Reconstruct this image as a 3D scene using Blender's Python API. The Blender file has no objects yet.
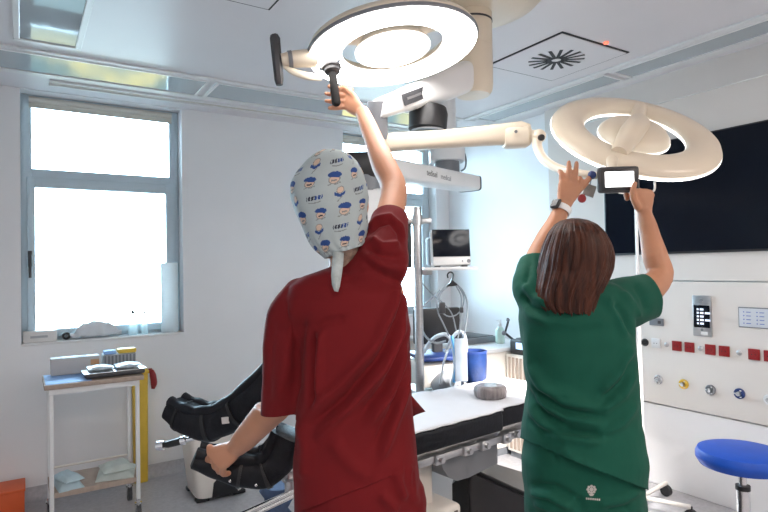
import bpy, bmesh, math, random
import numpy as np
from mathutils import Vector, Matrix, noise

random.seed(7)
PI = math.pi
SC = bpy.context.scene
COL = SC.collection
V = Vector

# ------------------------------------------------------------------ camera
FPX = 570.0
YAW, PITCH, ROLL = math.radians(32.5), math.atan(11 / 570), 0.0183
EYE = V((0, 0, 1.5))
F0 = V((math.sin(YAW), math.cos(YAW), 0)); R0 = V((math.cos(YAW), -math.sin(YAW), 0)); Z = V((0, 0, 1))
FW = math.cos(PITCH) * F0 + math.sin(PITCH) * Z
U1 = math.cos(PITCH) * Z - math.sin(PITCH) * F0
RT = math.cos(ROLL) * R0 - math.sin(ROLL) * U1
UP = math.sin(ROLL) * R0 + math.cos(ROLL) * U1
cd = bpy.data.cameras.new('camera'); cam = bpy.data.objects.new('camera', cd); COL.objects.link(cam)
cd.sensor_width = 36; cd.lens = FPX / 768 * 36; cd.clip_start = 0.05
m = Matrix.Identity(4)
for i in range(3):
    m[i][0], m[i][1], m[i][2], m[i][3] = RT[i], UP[i], -FW[i], EYE[i]
cam.matrix_world = m
SC.camera = cam
SC.view_settings.view_transform = 'Standard'; SC.view_settings.look = 'None'
SC.view_settings.gamma = 1; SC.view_settings.use_curve_mapping = False
SC.view_settings.exposure = 0.55

# ------------------------------------------------------------------ daylight
wd = bpy.data.worlds.new('world'); SC.world = wd; wd.use_nodes = True
nt = wd.node_tree; nt.nodes.clear()
wo = nt.nodes.new('ShaderNodeOutputWorld'); bg = nt.nodes.new('ShaderNodeBackground')
tc = nt.nodes.new('ShaderNodeTexCoord'); sp = nt.nodes.new('ShaderNodeSeparateXYZ')
rp = nt.nodes.new('ShaderNodeValToRGB'); ns = nt.nodes.new('ShaderNodeTexNoise')
gr = nt.nodes.new('ShaderNodeValToRGB'); mx = nt.nodes.new('ShaderNodeMixRGB')
nt.links.new(tc.outputs['Generated'], sp.inputs[0])
mr = nt.nodes.new('ShaderNodeMapRange'); mr.inputs[1].default_value = -0.22; mr.inputs[2].default_value = -0.13
nt.links.new(sp.outputs['Z'], mr.inputs[0])
nt.links.new(tc.outputs['Generated'], ns.inputs['Vector']); ns.inputs['Scale'].default_value = 22; ns.inputs['Detail'].default_value = 5
e = gr.color_ramp.elements
e[0].position = .40; e[0].color = (.012, .030, .034, 1); e[1].position = .62; e[1].color = (.15, .135, .045, 1)
nt.links.new(ns.outputs['Fac'], gr.inputs[0])
nt.links.new(mr.outputs[0], mx.inputs['Fac'])
m2 = nt.nodes.new('ShaderNodeMapRange'); m2.inputs[1].default_value = -0.36; m2.inputs[2].default_value = -0.30
nt.links.new(sp.outputs['Z'], m2.inputs[0])
pv = nt.nodes.new('ShaderNodeMixRGB'); nt.links.new(m2.outputs[0], pv.inputs['Fac']); pv.inputs['Color1'].default_value = (.045, .075, .085, 1)
nt.links.new(gr.outputs[0], pv.inputs['Color2'])
nt.links.new(pv.outputs[0], mx.inputs['Color1']); mx.inputs['Color2'].default_value = (.56, .82, 1, 1)
nt.links.new(mx.outputs[0], bg.inputs[0]); bg.inputs[1].default_value = 17.5
nt.links.new(bg.outputs[0], wo.inputs[0])

def area(name, loc, target, sx, sy, power, color=(1, 1, 1), shape='RECTANGLE', spread=PI, portal=False):
    l = bpy.data.lights.new(name, 'AREA'); l.shape = shape; l.size = sx
    if shape in ('RECTANGLE', 'ELLIPSE'): l.size_y = sy
    l.energy = power; l.color = color; l.spread = spread
    o = bpy.data.objects.new(name, l); COL.objects.link(o); o.location = loc
    dv = V(target) - V(loc)
    o.rotation_euler = dv.to_track_quat('-Z', 'Z').to_euler()
    if portal: l.cycles.is_portal = True
    return o
W1, W2 = (0.0, 1.04), (2.44, 3.48)
for (a, b) in (W1, W2):
    area('window_portal', ((a + b) / 2, 4.70, 1.87), ((a + b) / 2, 0, 1.87), 1.04, 1.70, 10, portal=True)
# fill lights added under the unseen half of the ceiling, behind the camera
area('added_fill_light', (-.2, -.9, 2.70), (-.2, -.9, 0), 1.2, .30, 26, (1, .84, .74))
area('added_fill_light', (2.4, -.9, 2.70), (2.4, -.9, 0), 1.2, .30, 26, (1, .84, .74))

# ------------------------------------------------------------------ pixel -> point helpers
def ray(x, y): return FW + RT * ((x - 384) / FPX) - UP * ((y - 256) / FPX)
def at(x, y, d): return EYE + ray(x, y) * d
def on(ax, v, x, y):
    k = ray(x, y); return EYE + k * ((v - EYE[ax]) / k[ax])
def pix(p):
    q = V(p) - EYE; z = q.dot(FW); return 384 + FPX * q.dot(RT) / z, 256 - FPX * q.dot(UP) / z, z

# ------------------------------------------------------------------ materials
MATS = {}
def mat(name, col, rough=.5, metal=0., var=0., vscale=8., bump=0., bscale=60., spec=.5, emit=None, estr=0., coat=0., sheen=0., stretch=None, col2=None):
    if name in MATS: return MATS[name]
    mt = bpy.data.materials.new(name); mt.use_nodes = True; n = mt.node_tree; b = n.nodes['Principled BSDF']
    b.inputs['Base Color'].default_value = (*col, 1); b.inputs['Roughness'].default_value = rough
    b.inputs['Metallic'].default_value = metal; b.inputs['Specular IOR Level'].default_value = spec
    b.inputs['Coat Weight'].default_value = coat; b.inputs['Sheen Weight'].default_value = sheen
    if emit: b.inputs['Emission Color'].default_value = (*emit, 1); b.inputs['Emission Strength'].default_value = estr
    if var or bump or col2:
        t = n.nodes.new('ShaderNodeTexCoord'); mp = n.nodes.new('ShaderNodeMapping')
        n.links.new(t.outputs['Object'], mp.inputs[0])
        if stretch: mp.inputs['Scale'].default_value = stretch
    if var or col2:
        no = n.nodes.new('ShaderNodeTexNoise'); no.inputs['Scale'].default_value = vscale; no.inputs['Detail'].default_value = 4
        n.links.new(mp.outputs[0], no.inputs['Vector'])
        r = n.nodes.new('ShaderNodeValToRGB'); r.color_ramp.elements[0].position = .32; r.color_ramp.elements[1].position = .68
        c2 = col2 or tuple(min(1, c * (1 + var)) for c in col); c1 = col if col2 else tuple(c * (1 - var) for c in col)
        r.color_ramp.elements[0].color = (*c1, 1); r.color_ramp.elements[1].color = (*c2, 1)
        n.links.new(no.outputs['Fac'], r.inputs[0]); n.links.new(r.outputs[0], b.inputs['Base Color'])
    if bump:
        nb = n.nodes.new('ShaderNodeTexNoise'); nb.inputs['Scale'].default_value = bscale; nb.inputs['Detail'].default_value = 3
        n.links.new(mp.outputs[0], nb.inputs['Vector'])
        bp = n.nodes.new('ShaderNodeBump'); bp.inputs['Strength'].default_value = bump; bp.inputs['Distance'].default_value = .004
        n.links.new(nb.outputs['Fac'], bp.inputs['Height']); n.links.new(bp.outputs[0], b.inputs['Normal'])
    MATS[name] = mt
    return mt
def glass_mat(name, tint, gloss=.12, rough=.0):
    mt = bpy.data.materials.new(name); mt.use_nodes = True; n = mt.node_tree; n.nodes.clear()
    o = n.nodes.new('ShaderNodeOutputMaterial'); t = n.nodes.new('ShaderNodeBsdfTransparent'); g = n.nodes.new('ShaderNodeBsdfGlossy')
    g.inputs['Roughness'].default_value = rough; t.inputs[0].default_value = (*tint, 1)
    lw = n.nodes.new('ShaderNodeFresnel'); lw.inputs[0].default_value = 1.45
    x = n.nodes.new('ShaderNodeMixShader'); n.links.new(lw.outputs[0], x.inputs[0]); n.links.new(t.outputs[0], x.inputs[1]); n.links.new(g.outputs[0], x.inputs[2])
    n.links.new(x.outputs[0], o.inputs[0]); return mt

M_WALL = mat('wall_paint', (.86, .86, .87), .45, var=.015, vscale=3, bump=.05, bscale=90)
M_CEIL = mat('ceiling_paint', (.76, .74, .76), .38, var=.012, vscale=2)
M_FLOOR = mat('vinyl_floor', (.47, .46, .48), .32, var=.10, vscale=45, bump=.03, bscale=200)
M_PANEL = mat('laminate_panel', (.75, .71, .67), .3, var=.01, vscale=4)
M_WHITE = mat('white_plastic', (.78, .78, .78), .35, var=.01)
M_CREAM = mat('cream_enamel', (.80, .75, .69), .3, var=.015, vscale=5)
M_LAMP = mat('lamp_shell', (.74, .65, .52), .28, var=.015, vscale=5)
M_ALU = mat('window_aluminium', (.56, .66, .72), .4, metal=.0, var=.02)
M_BLACK = mat('black_plastic', (.012, .012, .014), .4, var=.2, vscale=12)
M_BLKFAB = mat('black_padded_fabric', (.007, .008, .012), .55, var=.3, vscale=30, bump=.3, bscale=120, spec=.28)
M_DARK = mat('dark_grey_plastic', (.05, .05, .055), .4, var=.1)
M_GREY = mat('mid_grey_plastic', (.20, .21, .23), .45, var=.05)
M_CHROME = mat('chrome', (.75, .75, .76), .15, metal=1., var=.03)
M_STEEL = mat('brushed_steel', (.55, .55, .56), .32, metal=1., var=.08, vscale=30, stretch=(1, 1, 12))
def sheer_mat(name, col, clear, diff=.5):
    mt = bpy.data.materials.new(name); mt.use_nodes = True; n = mt.node_tree; n.nodes.clear()
    o = n.nodes.new('ShaderNodeOutputMaterial'); t = n.nodes.new('ShaderNodeBsdfTransparent'); d = n.nodes.new('ShaderNodeBsdfDiffuse'); q = n.nodes.new('ShaderNodeBsdfTranslucent')
    no = n.nodes.new('ShaderNodeTexNoise'); no.inputs['Scale'].default_value = 30; r = n.nodes.new('ShaderNodeValToRGB')
    r.color_ramp.elements[0].color = (*[c * .9 for c in col], 1); r.color_ramp.elements[1].color = (*col, 1); n.links.new(no.outputs['Fac'], r.inputs[0])
    n.links.new(r.outputs[0], d.inputs[0]); n.links.new(r.outputs[0], q.inputs[0])
    a = n.nodes.new('ShaderNodeMixShader'); a.inputs[0].default_value = 1 - diff; n.links.new(d.outputs[0], a.inputs[1]); n.links.new(q.outputs[0], a.inputs[2])
    b = n.nodes.new('ShaderNodeMixShader'); b.inputs[0].default_value = clear; n.links.new(a.outputs[0], b.inputs[1]); n.links.new(t.outputs[0], b.inputs[2])
    n.links.new(b.outputs[0], o.inputs[0]); return mt
M_TV = mat('tv_glass', (.004, .006, .012), .16, spec=.22, var=.05)
M_RED = mat('red_plastic', (.28, .010, .012), .35, var=.05)
M_YEL = mat('yellow_plastic', (.80, .52, .06), .45, var=.05)
M_ORANGE = mat('orange_plastic', (.75, .12, .03), .5, var=.05)
M_BLUE = mat('blue_vinyl', (.003, .070, .46), .45, var=.05, vscale=20)
M_NAVY = mat('navy_plastic', (.012, .035, .16), .5, var=.1)
M_SHEET = mat('white_sheet', (.60, .60, .63), .8, var=.02, bump=.15, bscale=40)
M_PAPERB = mat('pale_blue_paper', (.50, .63, .68), .8, var=.06, vscale=20, bump=.3, bscale=50)
M_BLUEPAP = mat('blue_drape_paper', (.28, .45, .75), .7, var=.08, vscale=15)
M_FOIL = mat('clear_pack_film', (.62, .72, .80), .22, var=.12, vscale=25, bump=.4, bscale=60)
M_GREYBOX = mat('grey_carton', (.42, .43, .44), .7, var=.05)
M_WBOX = mat('white_carton', (.74, .72, .70), .65, var=.03)
M_WOOD = mat('beige_laminate', (.42, .33, .27), .45, var=.08, vscale=6, stretch=(6, 6, 1))
M_LED = mat('lamp_led', (.9, .9, .9), .3, emit=(1, .97, .94), estr=8)
M_RIM = mat('lamp_rim_led', (.9, .9, .9), .3, emit=(1, .98, .96), estr=1.1)
M_SCREEN = mat('lit_screen', (.9, .9, .9), .3, emit=(1, 1, 1), estr=2.2)
M_GLASS = glass_mat('window_glass', (1, 1, 1))
M_CGLASS = mat('fixture_glass', (.42, .47, .50), .06, spec=.9, var=.03, vscale=3)
M_BEIGE = mat('beige_blind', (.62, .60, .54), .6, var=.03)
M_OUTLINE = mat('black_gasket', (.012, .012, .014), .6, var=.1)

# ------------------------------------------------------------------ mesh builder
class MB:
    def __init__(s): s.bm = bmesh.new()
    def _rot(s, rot):
        if rot is None: return Matrix.Identity(3)
        if isinstance(rot, (int, float)): return Matrix.Rotation(rot, 3, 'Z')
        return rot
    def box(s, c, size, rot=None, bev=0., seg=2, taper=None):
        r = s._rot(rot); c = V(c); hx, hy, hz = size[0] / 2, size[1] / 2, size[2] / 2
        t = taper or (1, 1)
        vs = []
        for dz, (tx, ty) in ((-1, (1, 1)), (1, t)):
            for dx, dy in ((-1, -1), (1, -1), (1, 1), (-1, 1)):
                vs.append(s.bm.verts.new(c + r @ V((dx * hx * tx, dy * hy * ty, dz * hz))))
        fs = [s.bm.faces.new([vs[i] for i in q]) for q in ((3, 2, 1, 0), (4, 5, 6, 7), (0, 1, 5, 4), (1, 2, 6, 5), (2, 3, 7, 6), (3, 0, 4, 7))]
        if bev:
            es = list({ed for f in fs for ed in f.edges})
            bmesh.ops.bevel(s.bm, geom=es, offset=bev, segments=seg, affect='EDGES', profile=.5, clamp_overlap=True)
        return s
    def box2(s, a, b, bev=0., seg=2):
        a, b = V(a), V(b); return s.box((a + b) / 2, [abs(b[i] - a[i]) for i in range(3)], None, bev, seg)
    def ring_faces(s, rings, cap0=True, cap1=True, closed=False):
        n = len(rings[0])
        pairs = list(zip(rings[:-1], rings[1:])) + ([(rings[-1], rings[0])] if closed else [])
        for a, b in pairs:
            for i in range(n):
                j = (i + 1) % n
                s.bm.faces.new((a[i], a[j], b[j], b[i]))
        if not closed:
            if cap0: s.bm.faces.new(list(reversed(rings[0])))
            if cap1: s.bm.faces.new(rings[-1])
    def cyl(s, p0, p1, r0, r1=None, n=20, caps=True):
        p0, p1 = V(p0), V(p1); r1 = r0 if r1 is None else r1
        ax = (p1 - p0).normalized(); u = ax.orthogonal().normalized(); w = ax.cross(u)
        rings = [[s.bm.verts.new(p + (u * math.cos(2 * PI * i / n) + w * math.sin(2 * PI * i / n)) * r) for i in range(n)] for p, r in ((p0, r0), (p1, r1))]
        s.ring_faces(rings, caps, caps); return s
    def tube(s, pts, rads, n=12, smooth=0, closed=False, caps=True, flat=1.0):
        pts = [V(p) for p in pts]
        if not hasattr(rads, '__len__'): rads = [rads] * len(pts)
        if smooth: pts, rads = spline(pts, list(rads), smooth, closed)
        N = len(pts); rings = []; u = None
        for i in range(N):
            a = pts[i - 1] if (i or closed) else pts[i]; b = pts[(i + 1) % N] if (i < N - 1 or closed) else pts[i]
            t = (b - a).normalized()
            if u is None: u = t.orthogonal().normalized()
            u = (u - t * u.dot(t)).normalized(); w = t.cross(u)
            rings.append([s.bm.verts.new(pts[i] + (u * math.cos(2 * PI * k / n) + w * math.sin(2 * PI * k / n) * flat) * rads[i]) for k in range(n)])
        s.ring_faces(rings, caps, caps, closed); return s
    def lathe(s, prof, o, ax=(0, 0, 1), n=32):
        o, ax = V(o), V(ax).normalized(); u = ax.orthogonal().normalized(); w = ax.cross(u); rings = []
        for r, h in prof:
            rings.append([s.bm.verts.new(o + ax * h + (u * math.cos(2 * PI * i / n) + w * math.sin(2 * PI * i / n)) * max(r, 1e-4)) for i in range(n)])
        s.ring_faces(rings); return s
    def ring(s, o, ax, prof, n=64):            # closed profile (r,h) swept round axis
        o, ax = V(o), V(ax).normalized(); u = ax.orthogonal().normalized(); w = ax.cross(u); rings = []
        for i in range(n):
            a = 2 * PI * i / n; rd = u * math.cos(a) + w * math.sin(a)
            rings.append([s.bm.verts.new(o + rd * r + ax * h) for r, h in prof])
        s.ring_faces(rings, closed=True); return s
    def ball(s, c, r, rot=None, n=16):
        r = (r, r, r) if not hasattr(r, '__len__') else r; rt = s._rot(rot); c = V(c); rings = []
        for j in range(1, n):
            t = PI * j / n
            rings.append([s.bm.verts.new(c + rt @ V((r[0] * math.sin(t) * math.cos(2 * PI * i / (2 * n)), r[1] * math.sin(t) * math.sin(2 * PI * i / (2 * n)), r[2] * math.cos(t)))) for i in range(2 * n)])
        rings.reverse()
        s.ring_faces(rings); return s
    def prism(s, poly, depth, bev=0.):         # polygon of 3D points, extruded along vector depth
        a = [s.bm.verts.new(V(p)) for p in poly]; b = [s.bm.verts.new(V(p) + V(depth)) for p in poly]
        s.ring_faces([a, b]); return s
    def loft(s, secs, n=24, p=2.0, cap=True):  # secs: (centre, half-width vec, half-depth vec)
        rings = []
        for c, a, b in secs:
            rr = []
            for i in range(n):
                t = 2 * PI * i / n; ct, st = math.cos(t), math.sin(t)
                rr.append(s.bm.verts.new(V(c) + V(a) * (math.copysign(abs(ct) ** (2 / p), ct)) + V(b) * (math.copysign(abs(st) ** (2 / p), st))))
            rings.append(rr)
        s.ring_faces(rings, cap, cap); return s
    def limb(s, pts, rads, n=18, smooth=5):    # round-ended tapered tube
        pts = [V(p) for p in pts]; rads = list(rads)
        if smooth: pts, rads = spline(pts, rads, smooth)
        d0 = (pts[0] - pts[1]).normalized(); d1 = (pts[-1] - pts[-2]).normalized()
        pre = [(pts[0] + d0 * rads[0] * math.sin(t), rads[0] * math.cos(t)) for t in (1.45, 1.1, .7, .35)]
        post = [(pts[-1] + d1 * rads[-1] * math.sin(t), rads[-1] * math.cos(t)) for t in (.35, .7, 1.1, 1.45)]
        al = pre + list(zip(pts, rads)) + post
        return s.tube([a for a, _ in al], [r for _, r in al], n)
    def build(s, name, material, parent=None, smooth=True, angle=40, origin=None):
        bmesh.ops.recalc_face_normals(s.bm, faces=s.bm.faces[:])
        me = bpy.data.meshes.new(name); 
        off = V((0, 0, 0))
        if parent is not None: off = wloc(parent)
        elif origin is not None: off = V(origin)
        elif s.bm.verts:
            vs = [v.co for v in s.bm.verts]
            off = V(((min(v.x for v in vs) + max(v.x for v in vs)) / 2, (min(v.y for v in vs) + max(v.y for v in vs)) / 2, min(v.z for v in vs)))
        bmesh.ops.translate(s.bm, verts=s.bm.verts[:], vec=-off)
        s.bm.to_mesh(me); s.bm.free()
        return link_mesh(name, me, material, parent, off, smooth, angle)
def wloc(o):
    v = o.location.copy()
    while o.parent: o = o.parent; v = v + o.location
    return v
def link_mesh(name, me, material, parent, off, smooth=True, angle=40):
    for mm in (material if isinstance(material, (list, tuple)) else [material]): me.materials.append(mm)
    if smooth:
        me.polygons.foreach_set('use_smooth', [True] * len(me.polygons))
        if angle < 180: me.set_sharp_from_angle(angle=math.radians(angle))
    o = bpy.data.objects.new(name, me); COL.objects.link(o)
    if parent is not None: o.parent = parent
    else: o.location = off
    return o
def spline(pts, rads, k, closed=False):
    P, Rr = [], []; N = len(pts)
    rng = range(N) if closed else range(N - 1)
    for i in rng:
        g = (lambda j: pts[j % N]) if closed else (lambda j: pts[min(max(j, 0), N - 1)])
        p0, p1, p2, p3 = g(i - 1), g(i), g(i + 1), g(i + 2); ra, rb = rads[i], rads[(i + 1) % N]
        for q in range(k):
            t = q / k
            P.append(.5 * ((2 * p1) + (p2 - p0) * t + (2 * p0 - 5 * p1 + 4 * p2 - p3) * t * t + (3 * p1 - p0 - 3 * p2 + p3) * t ** 3))
            sm = t * t * (3 - 2 * t); Rr.append(ra + (rb - ra) * sm)
    if not closed: P.append(pts[-1]); Rr.append(rads[-1])
    return P, Rr
def tag(o, label, cat, group=None, kind=None):
    o['label'] = label; o['category'] = cat
    if group: o['group'] = group
    if kind: o['kind'] = kind
    return o
def thing(name, loc, label, cat, group=None):
    o = bpy.data.objects.new(name, None); COL.objects.link(o); o.location = loc; o.empty_display_size = .1
    return tag(o, label, cat, group)
def struct(o, label=None):
    o['kind'] = 'structure'
    if label: o['label'] = label
    return o
def copy_tree(o, parent=None):
    kids = [c for c in bpy.data.objects if c.parent == o]
    c = o.copy(); COL.objects.link(c)
    if parent is not None: c.parent = parent
    for k in kids: copy_tree(k, c)
    return c
def text_mesh(name, body, size, origin, xdir, ydir, material, parent, align='LEFT', extrude=.0004):
    cu = bpy.data.curves.new('txt', 'FONT'); cu.body = body; cu.size = size; cu.align_x = align; cu.extrude = extrude
    to = bpy.data.objects.new('txt', cu); COL.objects.link(to)
    bpy.context.view_layer.update()
    me = bpy.data.meshes.new_from_object(to.evaluated_get(bpy.context.evaluated_depsgraph_get()))
    bpy.data.objects.remove(to); bpy.data.curves.remove(cu)
    xd, yd = V(xdir).normalized(), V(ydir).normalized(); zd = xd.cross(yd)
    off = wloc(parent) if parent is not None else V((0, 0, 0)); me.name = name
    for v in me.vertices: v.co = V(origin) + xd * v.co.x + yd * v.co.y + zd * v.co.z - off
    return link_mesh(name, me, material, parent, off, smooth=False)
# ================================================================== ROOM
W, D, H = 3.64, 4.48, 2.74
XL, YB = -1.7, -2.4
TH = .30
struct(MB().box2((XL - TH, YB - TH, -.1), (W + TH, D + TH, 0)).build('floor', M_FLOOR, smooth=False))
struct(MB().box2((XL - TH, YB - TH, H), (W + TH, D + TH, H + .12)).build('ceiling', M_CEIL, smooth=False))
WZ0, WZ1 = 1.03, 2.735
wb = MB()
xs = [XL - TH, W1[0], W1[1], W2[0], W2[1], W + TH]
TB = .19
for i in range(0, 5, 2): wb.box2((xs[i], D, 0), (xs[i + 1], D + TB, H))
for (a, b) in (W1, W2):
    wb.box2((a, D, 0), (b, D + TB, WZ0))
    wb.box2((a, D, WZ1), (b, D + TB, H))
struct(wb.build('wall_back', M_WALL, smooth=False))
struct(MB().box2((W, YB, 0), (W + TH, D, H)).build('wall_right', M_WALL, smooth=False))
struct(MB().box2((XL - TH, YB, 0), (XL, D, H)).build('wall_left', M_WALL, smooth=False))
struct(MB().box2((XL - TH, YB - TH, 0), (W + TH, YB, H)).build('wall_front', M_WALL, smooth=False))
PYB = 3.16
# coved vinyl skirting
def cove(a, b, inward):
    a, b, n = V(a), V(b), V(inward); mb = MB()
    prof = [(0, 0), (0, .085), (.006, .085), (.010, .04), (.03, .010), (.05, .0)]
    r = [[mb.bm.verts.new(p + n * x + V((0, 0, z + .001))) for x, z in prof] for p in (a, b)]
    mb.ring_faces(r); return mb
struct(cove((XL, D - .001, 0), (W, D - .001, 0), (0, -1, 0)).build('baseboard_back', M_FLOOR))
struct(cove((W - .001, PYB, 0), (W - .001, D - .06, 0), (-1, 0, 0)).build('baseboard_right', M_FLOOR))

# windows
for i, (a, b) in enumerate((W1, W2)):
    w = bpy.data.objects.new('window_%d' % (i + 1), None); COL.objects.link(w); w.location = (a, D + .12, WZ0); struct(w)
    y0, y1 = D + .12, D + .18
    f = MB(); F_ = .066
    f.box2((a, y0, WZ0), (a + F_, y1, WZ1), .004); f.box2((b - F_, y0, WZ0), (b, y1, WZ1), .004)
    for q0, q1 in ((WZ1 - .05, WZ1), (WZ0, WZ0 + .04), (2.15, 2.224)): f.box2((a + F_ - .003, y0 + .002, q0), (b - F_ + .003, y1 - .002, q1), .003)
    f.build('window_frame', M_ALU, w)
    s = MB(); sy0, sy1 = y0 - .018, y1 - .02; m_ = .040; S0, S1, X0, X1 = WZ0 + .03, 2.165, a + .036, b - .036
    for q in ((X0, S0, X0 + .048, S1), (X1 - .062, S0, X1, S1), (X0 + .045, S0, X1 - .059, S0 + .05), (X0 + .045, S1 - .070, X1 - .059, S1)):
        in_ = .002 if q[0] > X0 + .01 and q[2] < X1 - .01 else 0
        s.box2((q[0], sy0 + in_, q[1]), (q[2], sy1 - in_, q[3]), .004)
    s.build('window_sash', M_ALU, w)
    g = MB()
    for q in ((X0 + .04, S0 + .04, X1 - .05, S1 - .06), (a + .06, 2.21, b - .06, WZ1 - .04)):
        g.box2((q[0], y0 + .028, q[1]), (q[2], y0 + .034, q[3]))
    g.build('window_pane', M_GLASS, w, smooth=False)
    h = MB(); hx = a + .034 + .018
    h.box((hx, sy0 - .006, 1.60), (.026, .012, .11), bev=.005); h.tube([(hx, sy0 - .01, 1.62), (hx, sy0 - .05, 1.62), (hx, sy0 - .055, 1.60), (hx, sy0 - .055, 1.47)], [.010, .010, .011, .009], 10)
    h.build('window_handle', M_DARK, w)
    bl = MB(); bl.cyl((a + .05, y0 - .006, WZ1 - .035), (b - .05, y0 - .006, WZ1 - .035), .022, n=16)
    bl.box2((a + .05, y0 - .014, WZ1 - .085), (b - .05, y0 - .010, WZ1 - .03)); bl.cyl((a + .05, y0 - .012, WZ1 - .088), (b - .05, y0 - .012, WZ1 - .088), .006, n=8)
    bl.build('roller_blind', M_BEIGE, w)
    MB().box2((a + .002, D - .012, WZ0 - .012), (b - .002, y0, WZ0 + .006), .003).build('window_sill', M_WHITE, w)

# ceiling trims: raised rails that carry the recessed lights, curtain slot along the windows
def rail(name, x0, y0, x1, y1, z=.012, mtl=None): struct(MB().box2((x0, y0, H - z), (x1, y1, H + .001), .003, 1).build(name, mtl or M_WHITE))
rail('trim_1', XL, 3.655, W - .35, 3.70); rail('trim_2', XL, 4.07, W - .02, 4.13)
rail('trim_3', 3.155, YB, 3.21, 3.68); rail('trim_4', 3.44, YB, 3.50, 4.07)
rail('trim_5', .16, 4.185, 3.60, 4.205, .016); rail('trim_6', .16, 4.275, 3.60, 4.30, .016)
struct(MB().box2((.18, 4.205, H - .005), (3.60, 4.275, H + .001)).build('trim_7', M_BEIGE, smooth=False))

def ceiling_light(x0, y0, x1, y1, label, fr=.028):
    t = thing('ceiling_light', ((x0 + x1) / 2, (y0 + y1) / 2, H - .03), label, 'ceiling light', 'recessed glass ceiling lights')
    f = MB(); z0, z1 = H - .017, H + .001
    f.box2((x0, y0, z0), (x1, y0 + fr, z1), .003, 1); f.box2((x0, y1 - fr, z0), (x1, y1, z1), .003, 1)
    f.box2((x0, y0 + fr, z0), (x0 + fr, y1 - fr, z1), .003, 1); f.box2((x1 - fr, y0 + fr, z0), (x1, y1 - fr, z1), .003, 1)
    f.build('frame', M_WHITE, t)
    MB().box2((x0 + fr - .004, y0 + fr - .004, H - .010), (x1 - fr + .004, y1 - fr + .004, H - .004)).build('diffuser', M_CGLASS, t, smooth=False)
ceiling_light(-.03, 2.30, .285, 3.53, 'square-ended glass ceiling light alone near the left window, set crosswise to the window wall', .03)
ceiling_light(-.28, 3.70, 1.05, 4.07, 'long glass ceiling light above the large left window, mirroring green and yellow outdoors', .022)
ceiling_light(1.09, 3.70, 2.36, 4.07, 'plain grey glass ceiling light along the window wall, between the two windows', .022)
ceiling_light(2.40, 3.70, 3.14, 4.07, 'short glass ceiling light over the far window behind the raised bare arm', .022)
ceiling_light(3.21, 2.33, 3.44, 3.60, 'glass ceiling light just above the dark-screen side, beside the slotted air diffuser', .018)
ceiling_light(3.21, 1.02, 3.44, 2.29, 'long glass ceiling light high over the black wall screen at the top right', .018)

def diffuser(cx, cy, label):
    t = thing('air_diffuser', (cx, cy, H - .01), label, 'air vent', 'square ceiling air diffusers')
    a = .292; g = MB()
    for (x0, y0, x1, y1) in ((-a, -a, a, -a + .011), (-a, a - .011, a, a), (-a, -a + .011, -a + .011, a - .011), (a - .011, -a + .011, a, a - .011)):
        g.box2((cx + x0, cy + y0, H - .005), (cx + x1, cy + y1, H + .001))
    g.build('gasket', M_OUTLINE, t, smooth=False)
    MB().box2((cx - a + .011, cy - a + .011, H - .009), (cx + a - .011, cy + a - .011, H + .001), .002, 1).build('plate', M_CEIL, t)
    for k in range(16):
        an = 2 * PI * k / 16 + .1; r0, r1 = (.028, .165)
        c = V((cx, cy, H - .0095)) + V((math.cos(an), math.sin(an), 0)) * (r0 + r1) / 2
        MB().box(c, (r1 - r0, .019, .003), an).build('slot', M_OUTLINE, t, smooth=False)
    MB().cyl((cx, cy, H - .012), (cx, cy, H - .009), .012).build('screw', M_WHITE, t)
diffuser(2.735, 2.315, 'square air diffuser with black radial slots on the ceiling beside the lamp column')
diffuser(.715, 2.265, 'square air diffuser cut off by the top edge, only its black outline showing')
tag(MB().lathe([(.001, 0), (.012, .001), (.014, .008), (.014, .012)], (2.78, 2.0, H - .011)).build('indicator_led', mat('red_led', (.7, .1, .06), .3, emit=(1, .15, .08), estr=1.5)), 'tiny red indicator light on the ceiling at the edge of the slotted diffuser', 'indicator light')

# media wall panel
PX = 3.60; PY1 = 3.155
struct(MB().box2((PX, YB + .01, 1.377), (W, PY1, 2.556), .003, 1).box2((PX, YB + .01, .55), (W, PY1, 1.371), .003, 1).build('wall_right_panel', M_PANEL))
struct(MB().box2((PX + .012, YB + .01, .002), (W, PY1, .54), .002, 1).build('trim_8', M_WALL))
struct(MB().box2((PX - .01, YB + .01, 2.555), (W, PY1 + .02, H), .004, 1).build('trim_9', mat('bulkhead_paint', (.70, .67, .64), .45, var=.01)))

t = thing('wall_screen', (PX, 1.95, 1.55), 'large black flat screen mounted on the right wall panel', 'screen')
MB().box2((PX - .03, 1.29, 1.552), (PX - .001, 2.62, 2.296), .004).build('bezel', M_BLACK, t)
MB().box2((PX - .033, 1.302, 1.566), (PX - .0295, 2.608, 2.286)).build('display', M_TV, t, smooth=False)

t = thing('control_panel', (PX, 1.948, 1.03), 'upright steel control panel with a small lit touchscreen, above the red sockets', 'control panel')
MB().box2((PX - .012, 1.890, 1.03), (PX - .0005, 2.006, 1.285), .003).build('plate', M_STEEL, t)
MB().box2((PX - .019, 1.898, 1.085), (PX - .0115, 1.996, 1.225), .003).build('touchscreen', M_TV, t)
M_GLYPH = mat('screen_glyphs', (.7, .75, .85), .4, emit=(.75, .82, 1), estr=.55)
g = MB()
for r in range(5):
    yy = 1.975
    for k in range(2 + r % 2):
        wd_ = .012 + .010 * ((r * 3 + k) % 3); g.box2((PX - .0197, yy - wd_, 1.20 - r * .022 - .007), (PX - .0188, yy, 1.20 - r * .022 + .005)); yy -= wd_ + .008
g.build('readout', M_GLYPH, t, smooth=False)
MB().box2((PX - .0135, 1.915, 1.042), (PX - .0115, 1.955, 1.06)).build('label_plate', M_WHITE, t)
for z in (1.072, 1.255): MB().cyl((PX - .014, 1.948, z), (PX - .012, 1.948, z), .009).build('button', M_GREY, t)

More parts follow.
